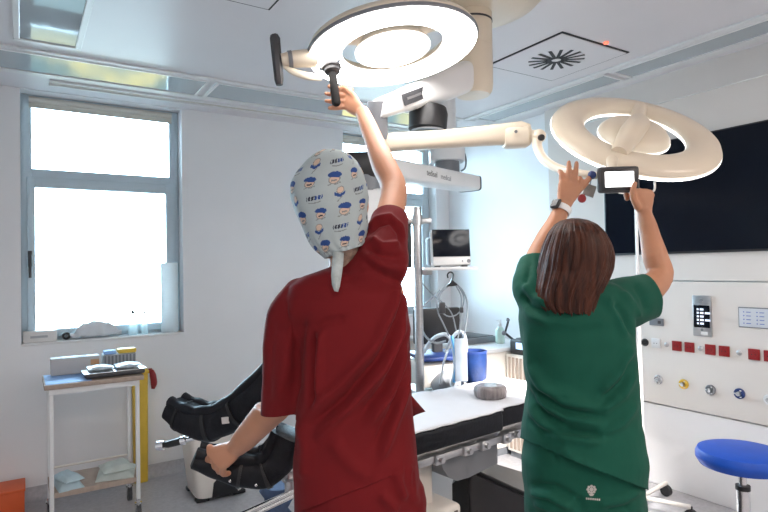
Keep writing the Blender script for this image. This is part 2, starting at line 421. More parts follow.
t = thing('alarm_panel', (PX, 1.62, 1.10), 'pale flat gas alarm panel with rows of tiny blue indicators at the right edge', 'alarm panel')
MB().box2((PX - .008, 1.50, 1.105), (PX - .0005, 1.735, 1.225), .003).build('frame', M_GREY, t)
MB().box2((PX - .0095, 1.506, 1.111), (PX - .0075, 1.729, 1.219)).build('face', mat('pale_panel', (.60, .63, .68), .3, var=.02), t, smooth=False)
g = MB()
for r in range(4):
    for k in range(3): g.cyl((PX - .0105, 1.703 - k * .072, 1.197 - r * .022), (PX - .0092, 1.703 - k * .072, 1.197 - r * .022), .004, n=8).box2((PX - .0102, 1.69 - k * .072, 1.194 - r * .022), (PX - .0093, 1.665 - k * .072, 1.199 - r * .022))
g.build('indicators', mat('blue_indicator', (.15, .22, .5), .4, var=.05), t, smooth=False)

socket_spots = [2.114, 2.029, 1.904, 1.780]
def socket(y, z, m_, label, group=None):
    t = thing('power_socket', (PX, y, z), label, 'socket', group)
    MB().box((PX - .006, y, z), (.012, .062, .064), bev=.003).build('plate', m_, t)
    MB().cyl((PX - .0125, y, z), (PX - .0115, y, z), .022).cyl((PX - .0135, y, z), (PX - .0120, y, z), .019).build('socket_face', m_, t)
    g = MB()
    for k in (-.0095, .0095): g.cyl((PX - .0142, y + k, z), (PX - .0134, y + k, z), .003, n=8)
    g.build('pin_holes', M_BLACK, t)
zs = .952
socket(2.118, zs, M_RED, 'red power socket on the wall panel, nearest to the white socket', 'red power sockets')
socket(2.035, zs, M_RED, 'red power socket on the wall panel, second from the white socket', 'red power sockets')
socket(1.905, zs, M_RED, 'red power socket on the wall panel, just below the steel control panel', 'red power sockets')
socket(1.822, zs, M_RED, 'red power socket on the wall panel, fourth from the white socket', 'red power sockets')
socket(1.655, zs, M_RED, 'red power socket on the wall panel, at the right edge below the pale alarm panel', 'red power sockets')
socket(1.572, zs, M_RED, 'red power socket on the wall panel, last one, cut by the right edge', 'red power sockets')
socket(2.262, zs + .003, M_WHITE, 'white power socket on the wall panel beside the green tunic')
def stud(y, z, label):
    tag(MB().lathe([(.016, 0), (.016, .004), (.010, .008), (.010, .014), (.006, .016), (.001, .016)], (PX - .0005, y, z), (-1, 0, 0), 18).build('earth_stud', M_STEEL), label, 'connector', 'round earth studs between the sockets')
stud(2.190, zs, 'small round steel stud between the white socket and the first red socket')
stud(1.968, zs, 'small round steel stud between the first and second pair of red sockets')
stud(1.738, zs, 'small round steel stud between the second and third pair of red sockets')
t = thing('black_plug', (PX, 2.345, zs), 'black plug stuck in the wall panel left of the white socket', 'plug')
MB().lathe([(.020, 0), (.021, .010), (.016, .026), (.009, .034), (.008, .05), (.001, .052)], (PX - .0005, 2.345, zs), (-1, 0, 0)).build('body', M_BLACK, t)
MB().lathe([(.026, 0), (.026, .004), (.001, .005)], (PX - .0002, 2.345, zs), (-1, 0, 0)).build('collar', M_DARK, t)
def outlet(y, z, m_, label, square=True):
    t = thing('gas_outlet', (PX, y, z), label, 'gas outlet', 'round medical gas outlets')
    MB().lathe([(.031, 0), (.031, .010), (.026, .015), (.020, .015), (.020, .010), (.001, .010)], (PX - .0005, y, z), (-1, 0, 0), 28).build('collar', m_, t)
    MB().lathe([(.013, 0), (.013, .018), (.007, .020), (.001, .016)], (PX - .010, y, z), (-1, 0, 0), 20).build('valve', M_STEEL, t)
    g = MB()
    for k in range(3):
        a = 2 * PI * k / 3; g.box((PX - .0165, y + .022 * math.cos(a), z + .022 * math.sin(a)), (.003, .009, .006))
    g.build('key_marks', M_WHITE, t, smooth=False)
outlet(2.252, .712, M_CHROME, 'chrome round gas outlet in the lower row, nearest to the green tunic')
outlet(2.081, .711, M_YEL, 'yellow round gas outlet in the lower row')
outlet(1.911, .703, M_GREY, 'grey round gas outlet in the lower row, between the yellow and navy ones')
outlet(1.742, .710, M_NAVY, 'navy blue round gas outlet in the lower row')
outlet(1.58, .703, M_WHITE, 'white round gas outlet in the lower row at the right edge')
t = thing('data_socket', (PX, 2.255, 1.10), 'small grey data outlet plate half hidden behind the green sleeve', 'socket')
MB().box((PX - .005, 2.255, 1.098), (.010, .10, .05), bev=.003).build('plate', M_GREY, t)
MB().box((PX - .011, 2.232, 1.098), (.004, .02, .02)).build('port', M_DARK, t)

# ================================================================== WINDOW SILL ITEMS
SZ = WZ0 + .006
t = thing('flat_carton', (.16, 4.53, SZ), 'flat white carton lying on the left end of the window sill', 'box')
MB().box2((.008, 4.485, SZ + .001), (.205, 4.565, SZ + .075), .003).build('body', M_WBOX, t)
MB().box2((.05, 4.4838, SZ + .03), (.15, 4.4846, SZ + .045)).build('label', M_GREYBOX, t, smooth=False)
t = thing('tape_roll', (.262, 4.54, SZ), 'small black tape roll between the carton and the wrapped bundle on the sill', 'tape roll')
MB().ring((.262, 4.53, SZ + .027), (0, 1, 0), [(.012, -.012), (.026, -.012), (.026, .012), (.012, .012)], 24).build('body', M_BLACK, t)
def crumple(o, amp, freq, seed=0.):
    for v in o.data.vertices:
        n_ = noise.noise_vector(v.co * freq + V((seed, seed * 2, 0))); v.co += n_ * amp
b = MB(); secs = []
M_BAGF = None
for k in range(25):
    x = .285 + .33 * k / 24; q = math.sin(PI * min(max((k - 1.5) / 21, 0.02), .98)) ** .35; rag = 1.0 if 2 < k < 22 else .75
    secs.append((V((x, 4.535, SZ + .050 * q * rag + .004)), V((0, .042 * q + .004, 0)), V((0, 0, .049 * q * rag + .003))))
b.loft(secs, 20, 2.6); o = b.build('wrapped_bundle', sheer_mat('clear_bag_film', (.80, .79, .80), .0, .8)); crumple(o, .016, 26)
o.location.z += .008
tag(o, 'crumpled clear plastic bag of supplies in the middle of the window sill', 'plastic bag')
M_BOT = sheer_mat('translucent_bottle', (.80, .90, .92), .35); M_ROLL = sheer_mat('white_couch_paper', (.92, .93, .93), .0, .35); M_BAG = sheer_mat('clear_bag_film', (.80, .82, .84), .12, .6)
def bottle(x, y, z, h, r, label, capm, group):
    t = thing('bottle', (x, y, z), label, 'bottle', group)
    MB().lathe([(.001, 0.001), (r * .9, .001), (r, .006), (r, h * .62), (r * .75, h * .74), (r * .32, h * .82), (r * .32, h * .86), (.001, h * .86)], (x, y, z)).build('body', M_BOT, t)
    MB().lathe([(r * .40, h * .85), (r * .40, h * .92), (r * .22, h * .95), (r * .16, h), (.001, h)], (x, y, z)).build('cap', capm, t)
bottle(.690, 4.53, SZ, .185, .030, 'clear bottle with dark tip on the sill, left of the pair', M_DARK, 'clear bottles on the window sill')
bottle(.770, 4.535, SZ, .175, .024, 'clear slim bottle on the sill, the one nearer the paper roll', M_WHITE, 'clear bottles on the window sill')
t = thing('paper_roll', (.95, 4.535, SZ), 'tall white paper couch roll standing at the right end of the sill', 'paper roll')
MB().lathe([(.018, .0), (.060, 0), (.061, .01), (.061, .52), (.060, .525), (.018, .525)], (.95, 4.535, SZ + .001)).build('paper', M_ROLL, t)
MB().lathe([(.014, .0), (.019, 0), (.019, .527), (.014, .527)], (.95, 4.535, SZ + .001)).build('core', M_WOOD, t)

# ================================================================== INSTRUMENT TROLLEY
TX0, TX1, TY0, TY1, TZ = .105, .628, 3.725, 4.12, .87
t = thing('instrument_trolley', ((TX0 + TX1) / 2, (TY0 + TY1) / 2, 0), 'white two-tier instrument trolley under the left window', 'trolley')
for i, (x, y) in enumerate(((TX0 + .035, TY0 + .03), (TX1 - .035, TY0 + .03), (TX0 + .035, TY1 - .03), (TX1 - .035, TY1 - .03))):
    l = MB(); l.box2((x - .0115, y - .0115, .12), (x + .0115, y + .0115, TZ - .0605), .003).build('leg', M_WHITE, t)
    c = MB(); c.cyl((x - .012, y, .045), (x + .012, y, .045), .042, n=24); wh = c.build('caster', M_DARK, t)
    MB().cyl((x, y, .08), (x, y, .125), .012).box2((x - .02, y - .014, .04), (x - .014, y + .014, .10)).box2((x + .014, y - .014, .04), (x + .02, y + .014, .10)).box2((x - .02, y - .014, .094), (x + .02, y + .014, .102)).build('fork', M_CHROME, wh)
MB().box2((TX0, TY0, TZ - .028), (TX1, TY1, TZ), .004).build('tray_top', M_WOOD, t)
r = MB()
for (a_, b_) in (((TX0 + .035, TY0 + .03), (TX1 - .035, TY0 + .03)), ((TX1 - .035, TY0 + .03), (TX1 - .035, TY1 - .03)), ((TX1 - .035, TY1 - .03), (TX0 + .035, TY1 - .03)), ((TX0 + .035, TY1 - .03), (TX0 + .035, TY0 + .03))):
    e_ = -.0125 if a_[0] == b_[0] else .0; r.box2((min(a_[0], b_[0]) - .012, min(a_[1], b_[1]) - .012 - e_ * 2, TZ - .06), (max(a_[0], b_[0]) + .012, max(a_[1], b_[1]) + .012 + e_ * 2, TZ - .029))
r.build('top_frame', M_WHITE, t)
SHZ = .255
MB().box2((TX0 + .025, TY0 + .02, SHZ - .02), (TX1 - .025, TY1 - .02, SHZ), .004).build('shelf', M_WOOD, t)
MB().tube([(TX0 + .035, TY1 - .03, SHZ + .045), (TX1 - .035, TY1 - .03, SHZ + .045)], .007).build('shelf_rail', M_CREAM, t)
MB().box2((TX0 + .046, TY0 + .014, SHZ - .026), (TX1 - .046, TY0 + .021, SHZ + .004), .002).build('shelf_lip', M_WOOD, t)
# items on top
tag(MB().box2((TX0 + .008, TY0 + .01, TZ + .0005), (TX0 + .24, TY1 - .03, TZ + .003)).build('drape_sheet', M_BLUEPAP, smooth=False), 'flat sheet of blue drape paper on the trolley top', 'paper sheet')
t = thing('instrument_carton', (.27, 4.07, TZ), 'open white carton with a dark slot, at the back left of the trolley top', 'box')
MB().box2((.15, 4.02, TZ + .004), (.415, 4.115, TZ + .105), .003).build('body', mat('grey_white_carton', (.55, .54, .53), .65, var=.03), t)
MB().box2((.20, 4.045, TZ + .103), (.345, 4.095, TZ + .1065)).build('slot', M_BLACK, t, smooth=False)
MB().box2((.365, 4.0185, TZ + .05), (.412, 4.0205, TZ + .085)).build('label', mat('tan_label', (.60, .34, .18), .6, var=.05), t, smooth=False)
t = thing('grey_box', (.55, 4.05, TZ), 'ribbed grey storage box at the back right of the trolley top', 'box')
MB().box2((.435, 3.99, TZ + .001), (.625, 4.11, TZ + .105), .004).build('body', M_GREYBOX, t)
g = MB()
for k in range(9): g.box2((.44 + k * .021, 3.987, TZ + .008), (.450 + k * .021, 3.991, TZ + .10))
g.build('ribs', M_GREY, t, smooth=False)
t = thing('yellow_packet', (.57, 4.03, TZ + .106), 'yellow packet lying on top of the grey box', 'packet')
MB().box2((.52, 4.0, TZ + .1065), (.63, 4.075, TZ + .135), .008).build('body', M_YEL, t)
tag(MB().box2((.44, 4.0, TZ + .1065), (.51, 4.07, TZ + .130), .006).build('blue_packet', M_BLUEPAP), 'small pale blue packet beside the yellow packet on the grey box', 'packet')
t = thing('instrument_tray', (.48, 3.85, TZ), 'steel instrument tray with clear-wrapped packs on the trolley top', 'tray')
M_TRAYROT = .04
tb = MB(); tb.box((.475, 3.835, TZ + .020), (.33, .16, .030), M_TRAYROT, bev=.012); tb.build('tray', M_DARK, t)
MB().box((.475, 3.835, TZ + .0355), (.345, .175, .006), M_TRAYROT, bev=.003).build('rim', M_STEEL, t)
for k, (x, lab) in enumerate(((.40, 'clear-wrapped instrument pack on the left half of the steel tray'), (.55, 'clear-wrapped instrument pack on the right half of the steel tray'))):
    b = MB(); b.loft([(V((x - .07 + .14 * q / 10, 3.835, TZ + .0545)), V((0, .065 + .008 * math.sin(q * 2.), 0)), V((0, 0, .004 + .012 * math.sin(PI * q / 10)))) for q in range(11)], 20, 2.6)
    o = b.build('instrument_pack', M_FOIL); crumple(o, .006, 40, k); o.location.z += .002
    tag(o, lab, 'packet', 'wrapped instrument packs')
# packs on the shelf
def folded_pack(c, sx, sy, rot, mtl, label, hz=.03):
    b = MB(); n = 14
    for side in range(1):
        grid = [[None] * (n + 1) for _ in range(n + 1)]
        for lay in (0, 1):
            pass
    t_ = thing('sterile_pack', c, label, 'sterile pack', 'folded packs on the trolley shelf')
    rt = Matrix.Rotation(rot, 3, 'Z'); C_ = V(c)
    def sheet(mb, sx, sy, z0, h, seed, ang):
        r2 = Matrix.Rotation(ang, 3, 'Z'); top, bot = [], []
        for i in range(n + 1):
            ra, rb = [], []
            for j in range(n + 1):
                u, v = i / n - .5, j / n - .5
                edge = min(1, 5 * (.5 - max(abs(u), abs(v))) + .12)
                p = r2 @ V((u * sx, v * sy, 0)); nz = noise.noise(V((u * 4 + seed, v * 4, seed))) * .010
                ra.append(mb.bm.verts.new(C_ + rt @ (p + V((0, 0, z0 + (h + nz) * edge + .001))))); rb.append(mb.bm.verts.new(C_ + rt @ (p + V((0, 0, z0)))))
            top.append(ra); bot.append(rb)
        for i in range(n):
            for j in range(n):
                mb.bm.faces.new((top[i][j], top[i + 1][j], top[i + 1][j + 1], top[i][j + 1])); mb.bm.faces.new((bot[i][j + 1], bot[i + 1][j + 1], bot[i + 1][j], bot[i][j]))
        for i in range(n):
            for a_, b_ in (((i, 0), (i + 1, 0)), ((i + 1, n), (i, n)), ((0, i + 1), (0, i)), ((n, i), (n, i + 1))):
                mb.bm.faces.new((top[b_[0]][b_[1]], top[a_[0]][a_[1]], bot[a_[0]][a_[1]], bot[b_[0]][b_[1]]))
    mb = MB(); sheet(mb, sx, sy, .0015, hz * .6, 1.3, 0); mb.build('lower_fold', mtl, t_)
    mb = MB(); sheet(mb, sx * .82, sy * .8, hz * .62 + .008, hz * .5, 4.7, .25); mb.build('upper_fold', mtl, t_)
folded_pack((.225, 3.86, SHZ), .13, .24, .12, M_PAPERB, 'pale blue folded paper pack on the left of the lower trolley shelf', .05)
folded_pack((.49, 3.89, SHZ), .21, .24, -.2, mat('pale_green_paper', (.55, .60, .56), .8, var=.06, vscale=18, bump=.3), 'large pale grey-green folded pack on the right of the lower trolley shelf', .05)

# ---- yellow waste bin behind the trolley, orange crate
t = thing('waste_bin', (.715, 4.41, 0), 'tall narrow yellow clinical waste bin behind the trolley', 'bin')
MB().loft([(V((.715, 4.415, z)), V((.045 + .008 * z, 0, 0)), V((0, .042 + .008 * z, 0))) for z in (.002, .02, .3, .6, .77)], 28, 5).build('body', M_YEL, t)
MB().box((.715, 4.415, .781), (.118, .112, .022), bev=.006).build('rim', M_YEL, t)
t = thing('red_clamp', (.80, 4.30, .70), 'red plastic clamp handle hooked on the yellow waste bin beside the trolley', 'clamp')
MB().tube([(.775, 4.375, .79), (.785, 4.35, .78), (.792, 4.345, .75), (.797, 4.345, .70), (.792, 4.35, .66)], [.012, .018, .022, .022, .012], 14, 4, flat=.6).build('handle', M_RED, t)
MB().cyl((.768, 4.375, .79), (.79, 4.375, .79), .013).build('pivot', M_RED, t)
t = thing('orange_crate', (-.10, 4.28, 0), 'orange plastic crate on the floor at the lower left edge', 'crate')
MB().box2((-.34, 4.20, .002), (.012, 4.42, .165), .006).build('body', M_ORANGE, t)
MB().box2((-.345, 4.195, .155), (.016, 4.425, .172), .004).build('rim', M_ORANGE, t)

# ================================================================== STOOL
sc = at(742, 457, 2.55); sx, sy = sc.x, sc.y; sz = sc.z
t = thing('stool', (sx, sy, 0), 'round blue padded stool on a chrome column at the lower right', 'stool')
MB().lathe([(.001, -.042), (.15, -.042), (.172, -.036), (.186, -.012), (.186, .008), (.176, .028), (.14, .038), (.001, .042)], (sx, sy, sz), n=56).build('seat', M_BLUE, t)
MB().lathe([(.001, -.060), (.07, -.060), (.09, -.043), (.001, -.043)], (sx, sy, sz)).build('seat_plate', M_DARK, t)
MB().cyl((sx, sy, sz - .16), (sx, sy, sz - .058), .016).build('piston', M_CHROME, t)
MB().cyl((sx, sy, .12), (sx, sy, sz - .13), .027).build('column', M_CHROME, t)
MB().cyl((sx, sy, sz - .145), (sx, sy, sz - .125), .030).build('collar', M_BLACK, t)
for k in range(5):
    a = 2 * PI * k / 5 + .3; d = V((math.cos(a), math.sin(a), 0)); c0 = V((sx, sy, 0))
    l = MB().tube([c0 + d * .02 + V((0, 0, .14)), c0 + d * .12 + V((0, 0, .12)), c0 + d * .24 + V((0, 0, .075))], [.02, .018, .013], 12, 4).build('leg', M_CHROME, t)
    w_ = d.cross(Z); p = c0 + d * .24
    MB().cyl(p + V((0, 0, .03)) - w_ * .018, p + V((0, 0, .03)) - w_ * .004, .028).cyl(p + V((0, 0, .03)) + w_ * .018, p + V((0, 0, .03)) + w_ * .004, .028).cyl(p + V((0, 0, .03)), p + V((0, 0, .085)), .007).build('caster', M_BLACK, l)

# ================================================================== IV STAND
ib = at(638.5, 300, 3.12); ix, iy = ib.x, ib.y
topz = at(638, 190, 3.12).z
t = thing('iv_stand', (ix, iy, 0), 'white wheeled drip stand whose pole rises behind the person in green', 'drip stand')
MB().cyl((ix, iy, .075), (ix, iy, 1.05), .0115).cyl((ix, iy, 1.0), (ix, iy, topz), .0085).build('pole', M_WHITE, t)
for sgn in (-1, 1):
    q = V((ix, iy, topz)); MB().tube([q, q + R0 * sgn * .03 + V((0, 0, -.012)), q + R0 * sgn * .085 + V((0, 0, -.012)), q + R0 * sgn * .105 + V((0, 0, .005)), q + R0 * sgn * .106 + V((0, 0, .045))], [.006] * 5, 10, 4).build('hook', M_CREAM, t)
base_pts = [at(666, 485, 3.80), at(642, 499, 3.50), at(692, 508, 3.38)]
P0, P1, P2 = [on(2, .085, *q) for q in ((666, 483), (641, 497), (691, 507))]
for e_ in (P0, P2, P1 + (P1 - P0) * .55):
    l = MB().tube([V((ix, iy, .085)), P1 * .2 + e_ * .2 + V((ix, iy, .085)) * .6, e_] if False else [P1, e_], .013, 14).build('leg', M_CREAM, t)
    MB().cyl(e_ + V((-.014, 0, -.048)), e_ + V((.014, 0, -.048)), .034).cyl(e_ + V((0, 0, -.05)), e_ + V((0, 0, .002)), .009).build('caster', M_BLACK, l)
MB().tube([V((ix, iy, .085)), P1], .013).lathe([(.001, .06), (.03, .06), (.034, .085), (.022, .11), (.001, .11)], (ix, iy, 0)).build('hub', M_CREAM, t)
# ================================================================== OPERATING TABLE
TA = math.radians(6.0); TU = V((math.cos(TA), math.sin(TA), 0)); TV_ = V((-math.sin(TA), math.cos(TA), 0)); TO = V((1.21, 1.692, 0))
def tp(u, v, z): return TO + TU * u + TV_ * v + V((0, 0, z))
TROT = Matrix.Rotation(TA, 3, 'Z')
def tbox(mb, u0, u1, v0, v1, z0, z1, bev=.004, seg=2): return mb.box(tp((u0 + u1) / 2, (v0 + v1) / 2, (z0 + z1) / 2), (u1 - u0, v1 - v0, z1 - z0), TROT, bev, seg)
t = thing('operating_table', tp(.2, .25, 0), 'operating table with black cushions, steel side rails and cream column', 'operating table')
TW = .50
tbox(MB(), -.12, .478, 0, TW, .812, .892, .014, 3).build('seat_cushion', M_BLKFAB, t)
tbox(MB(), .490, 1.05, .03, TW - .03, .812, .892, .014, 3).build('back_cushion', M_BLKFAB, t)
b = MB(); tbox(b, -.12, .478, .02, TW - .02, .770, .811); tbox(b, .49, 1.05, .05, TW - .05, .772, .811); b.build('seat_plate', M_STEEL, t)
for v in (-.018, TW + .004):
    b = MB(); tbox(b, -.12, .47, v, v + .014, .775, .803, .003)
    b.build('side_rail', M_STEEL, t)
for u in (.06, .21, .31, .44):
    b = MB(); tbox(b, u, u + .045, -.030, .004, .770, .808, .004); b.cyl(tp(u + .022, -.045, .789), tp(u + .022, -.02, .789), .010)
    b.build('rail_clamp', M_STEEL, t)
b = MB(); tbox(b, .50, .60, .00, .05, .765, .800, .004); b.cyl(tp(.55, -.02, .785), tp(.55, .03, .785), .014); tbox(b, .62, .9, .01, .03, .78, .80, .003)
b.build('hinge_bracket', M_STEEL, t)
b = MB(); b.prism([tp(.145, .04, .768), tp(.478, .04, .768), tp(.478, .04, .668), tp(.30, .04, .652), tp(.235, .04, .655), tp(.19, .04, .68), tp(.16, .04, .72)], TV_ * (TW - .08))
b.build('seat_motor_housing', M_GREY, t)
b = MB(); tbox(b, -.08, .17, .10, .40, .50, .768, .02, 3); b.build('column', M_CREAM, t)
b = MB(); tbox(b, -.16, .242, .02, .48, .06, .575, .02, 3); bx_ = b.build('column_cover', M_CREAM, t)
b = MB(); tbox(b, -.20, .30, .0, .50, .015, .075, .012); b.build('base_plate', M_GREY, t)
for u in (-.16, .26):
    for v in (.05, .45): MB().cyl(tp(u, v, .001), tp(u, v, .02), .03).build('foot', M_BLACK, t)
M_INK = mat('dark_ink', (.06, .055, .055), .6, var=.05)
g = MB()
for u0, u1, z0, z1 in ((.085, .097, .526, .540), (.100, .112, .528, .541), (.115, .122, .529, .542), (.125, .140, .530, .544), (.143, .150, .531, .545), (.154, .170, .533, .546), (.174, .186, .535, .548), (.196, .214, .537, .555),
                       (.085, .105, .500, .512), (.110, .118, .502, .513), (.124, .160, .505, .509), (.165, .180, .508, .512)):
    tbox(g, u0, u1, .0175, .0205, z0, z1, 0)
g.build('lettering', M_INK, t, smooth=False)

# white sheet lying on the cushions
b = MB(); n1, n2 = 60, 20; g1 = []
for i in range(n1 + 1):
    r = []
    for j in range(n2 + 1):
        u = -.10 + 1.12 * i / n1; v = .004 + (TW - .008) * j / n2
        if u > .485: v = .028 + (TW - .056) * j / n2
        w_ = noise.noise(V((u * 7, v * 5, 2.))) * .0025; ed = (.003 * math.sin(u * 60)) if j in (0, n2) else 0
        r.append(b.bm.verts.new(tp(u, v + ed, .8962 + w_ - (.002 if j in (0, n2) else 0))))
    g1.append(r)
for i in range(n1):
    for j in range(n2): b.bm.faces.new((g1[i][j], g1[i + 1][j], g1[i + 1][j + 1], g1[i][j + 1]))
o = b.build('table_sheet', M_SHEET, smooth=True)
md = o.modifiers.new('solid', 'SOLIDIFY'); md.thickness = .003; md.offset = 1
tag(o, 'thin white paper sheet spread over the operating table cushions', 'sheet')

# film-wrapped ring pad on the sheet
pc = on(2, .905, 490.5, 396)
t = thing('ring_pad', (pc.x, pc.y, .90), 'round grey-brown pad wrapped in clear film on the white table sheet', 'pad')
b = MB(); prof = [(.001, .052), (.030, .050), (.052, .055), (.064, .053), (.072, .044), (.074, .025), (.071, .008), (.064, .0), (.001, .0)]
prof.reverse(); b.lathe(prof, (pc.x, pc.y, .9015), n=72); o = b.build('pad_body', mat('film_wrapped_foam', (.22, .19, .19), .28, var=.45, vscale=38, stretch=(1, 1, .25), bump=.5, bscale=70, spec=.7), t)
for v in o.data.vertices:
    a = math.atan2(v.co.y, v.co.x); k = 1 + .022 * math.sin(a * 23) * (1 if v.co.z < .05 else .3); v.co.x *= k; v.co.y *= k
MB().ring((pc.x, pc.y, .9535), (0, 0, 1), [(.012, -.001), (.030, -.001), (.026, .006), (.016, .006)], 40).build('film_twist', M_FOIL, t)

# black moulded foot unit beyond the column
t = thing('footrest_unit', at(500, 500, 2.45) * 1, 'large black moulded wedge unit standing below the right part of the table', 'equipment'); t.location.z = 0
A_, B_ = at(467.6, 468, 2.36), at(529, 496, 2.25); C_, D_ = at(469, 461, 2.52), at(484, 459, 2.62); E_ = at(524, 471.5, 2.72); Bx = A_ + (B_ - A_) * 2.2; Ex = E_ + (E_ - D_) * 1.2
b = MB(); top = [A_, Bx, Ex, D_, C_]; bot = [V((p.x, p.y, .05)) for p in top]
A2 = at(452, 484, 2.40); b.prism([V((0, 0, 0))] * 0 or top, (0, 0, 0)) if False else None
tv = [b.bm.verts.new(p) for p in top]; bv = [b.bm.verts.new(p) for p in bot]; b.ring_faces([bv, tv])
bmesh.ops.bevel(b.bm, geom=b.bm.edges[:], offset=.012, segments=2, affect='EDGES')
b.build('housing', M_DARK, t)
b = MB(); q = [A_ + V((0, 0, -.008)), A2, V((A2.x, A2.y, .05)), V((A_.x, A_.y, .05))]; b.prism(q, (C_ - A_) * .8); b.build('side_wing', M_BLACK, t)
b = MB(); nrm = (Bx - A_).cross(E_ - A_).normalized(); nrm = nrm if nrm.z > 0 else -nrm
b.tube([A_ + nrm * .003, A_ + (Bx - A_) * .5 + nrm * .003, Bx + nrm * .003], .006, 8); b.build('edge_trim', M_BLACK, t)
for k in range(2): MB().cyl(*(lambda p: (V((p.x, p.y, .001)), V((p.x, p.y, .052))))(top[k * 2 + 1] * .8 + A_ * .2), .03).build('foot', M_BLACK, t)

# white floor unit with dark recess at the back left
t = thing('floor_unit', (1.10, 3.90, 0), 'low white moulded equipment base with black feet and dark recess, beyond the padded boots', 'equipment base')
b = MB(); b.loft([(V((1.10, 3.92, z)), V((hw, 0, 0)), V((0, hd, 0))) for z, hw, hd in ((.022, .150, .15), (.03, .155, .155), (.12, .165, .16), (.30, .185, .17), (.40, .195, .175), (.43, .190, .17), (.44, .17, .15))], 40, 6)
b.build('body', M_CREAM, t)
b = MB(); b.prism([V((1.04, 3.755, .02)), V((1.21, 3.755, .02)), V((1.195, 3.755, .115)), V((1.17, 3.755, .135)), V((1.07, 3.755, .135)), V((1.05, 3.755, .115))], (0, .05, 0)); b.build('recess', M_BLACK, t)
for x in (.985, 1.225):
    for y in (3.80, 4.04): MB().box((x, y, .013), (.085, .06, .024), bev=.008).build('foot', M_BLACK, t)

# ---- padded boots of the leg supports
def boot(name, path, wid, dep, label, strap_at, up_hint):
    t = thing(name, path[0], label, 'leg support', 'padded boot leg supports')
    pts, rr = spline([V(p) for p in path], list(range(len(path))), 8)
    P = len(pts); secs = []
    def sec(i, sw=1, sd=1, off=0):
        a = pts[max(i - 1, 0)]; b_ = pts[min(i + 1, P - 1)]; tg = (b_ - a).normalized()
        side = tg.cross(up_hint).normalized(); nm = side.cross(tg).normalized()
        k = i / (P - 1) * (len(wid) - 1); j = min(int(k), len(wid) - 2); fr = k - j
        w_ = wid[j] * (1 - fr) + wid[j + 1] * fr; d_ = dep[j] * (1 - fr) + dep[j + 1] * fr
        return pts[i] + nm * off, side * w_ * sw, nm * d_ * sd, tg, nm, side
    b = MB(); S = []
    for i in range(P):
        c, s_, d_, tg, nm, sd = sec(i); q = 1 + .022 * math.cos(i * 2 * PI / 8)
        e = 1 if 0 < i < P - 1 else .8
        S.append((c, s_ * q * e, d_ * q * e))
    b.loft(S, 36, 2.8); b.build('padded_shell', M_BLKFAB, t)
    for i0 in strap_at:
        b = MB(); rings = []
        for i in (i0, i0 + 1):
            c, s_, d_, *_ = sec(i, 1.08, 1.10); rings.append([b.bm.verts.new(c + s_ * math.copysign(abs(math.cos(a)) ** .75, math.cos(a)) + d_ * math.copysign(abs(math.sin(a)) ** .75, math.sin(a))) for a in [2 * PI * k / 36 for k in range(36)]])
        b.ring_faces(rings); b.build('strap', M_BLACK, t)
    # two rolled side pads running along the open top
    for sg in (-.62, .62):
        b = MB(); pp = []
        for i in range(1, P - 1): c, s_, d_, tg, nm, sd = sec(i); pp.append(c + s_ * sg + d_ * .84)
        b.tube(pp, [(.020 + .002 * math.cos(i * 2 * PI / 8)) for i in range(len(pp))], 12); b.build('side_pad', M_BLKFAB, t)
    b = MB(); pp = []
    for i in range(1, P - 1): c, s_, d_, tg, nm, sd = sec(i); pp.append(c - s_ * .95 + d_ * .72)
    b.tube(pp, .006, 8); b.build('lit_edge_tube', mat('blue_edge_light', (.10, .17, .30), .35, var=.3, vscale=60), t)  # blue light along the top edge, put in as a coloured tube
    return t, sec
bt, bsec = boot('boot_support', [at(173, 407, 2.20), at(188, 417, 2.17), at(208, 423, 2.13), at(232, 416, 2.10), at(255, 399, 2.05), at(282, 372, 2.0)], [.055, .062, .062, .058, .06, .062], [.042, .055, .062, .058, .054, .05],
     'black padded boot leg support farther up, with white label, left of the red sleeve', (6, 17, 27), Z)
b = MB(); lp = at(228, 420, 2.035); b.box(lp, (.045, .004, .024), Matrix((RT, FW, UP)).transposed() @ Matrix.Rotation(-.12, 3, 'Y'), .001, 1); b.build('label_patch', M_WBOX, bt)
b = MB(); b.tube([at(157, 446, 2.16), at(164, 445, 2.16)], [.017, .017], 16).build('end_knob', M_CHROME, bt)
MB().tube([at(163, 445, 2.16), at(168, 444.5, 2.16), at(181, 441, 2.16)], [.009, .013, .014], 14).build('grip', M_BLACK, bt)
MB().tube([at(181, 441, 2.16), at(215, 434, 2.15), at(262, 424, 2.12)], [.008, .008, .008], 12).cyl(at(181, 441, 2.16), at(186, 440, 2.16), .016).build('lever_rod', M_CHROME, bt)
bt2, _ = boot('boot_support', [at(194, 457, 1.86), at(214, 463, 1.87), at(240, 469, 1.88), at(264, 469, 1.89), at(281, 455, 1.90), at(292, 432, 1.90)], [.058, .064, .066, .068, .068, .06], [.026, .036, .048, .055, .055, .05],
     'black padded boot leg support gripped by the lowered bare hand', (16, 24), Z)
for q in ((230, 481), (256, 485)): MB().ball(at(*q, 1.80), .005).build('rivet', M_CHROME, bt2)
MB().box(at(290, 472, 2.0), (.05, .05, .07), TROT, .008).cyl(at(286, 466, 1.97), at(296, 470, 1.97), .016).cyl(at(290, 480, 1.96), at(290, 492, 1.96), .018).build('clamp', M_STEEL, bt2)
for k, off in enumerate((0, 5.5)):
    MB().tube([at(236, 517 + off, 1.72), at(298, 489 + off * .8, 1.98), at(330, 475 + off * .8, 2.08)], .0085, 12).build('support_tube', M_CHROME, bt2)
b = MB(); b.loft([(at(277, 484 + 8 * k, 2.22), RT * (.055 + .012 * math.sin(k * 1.7)), FW * (.03 + .008 * math.cos(k * 2.1))) for k in range(9)], 28, 2.4)
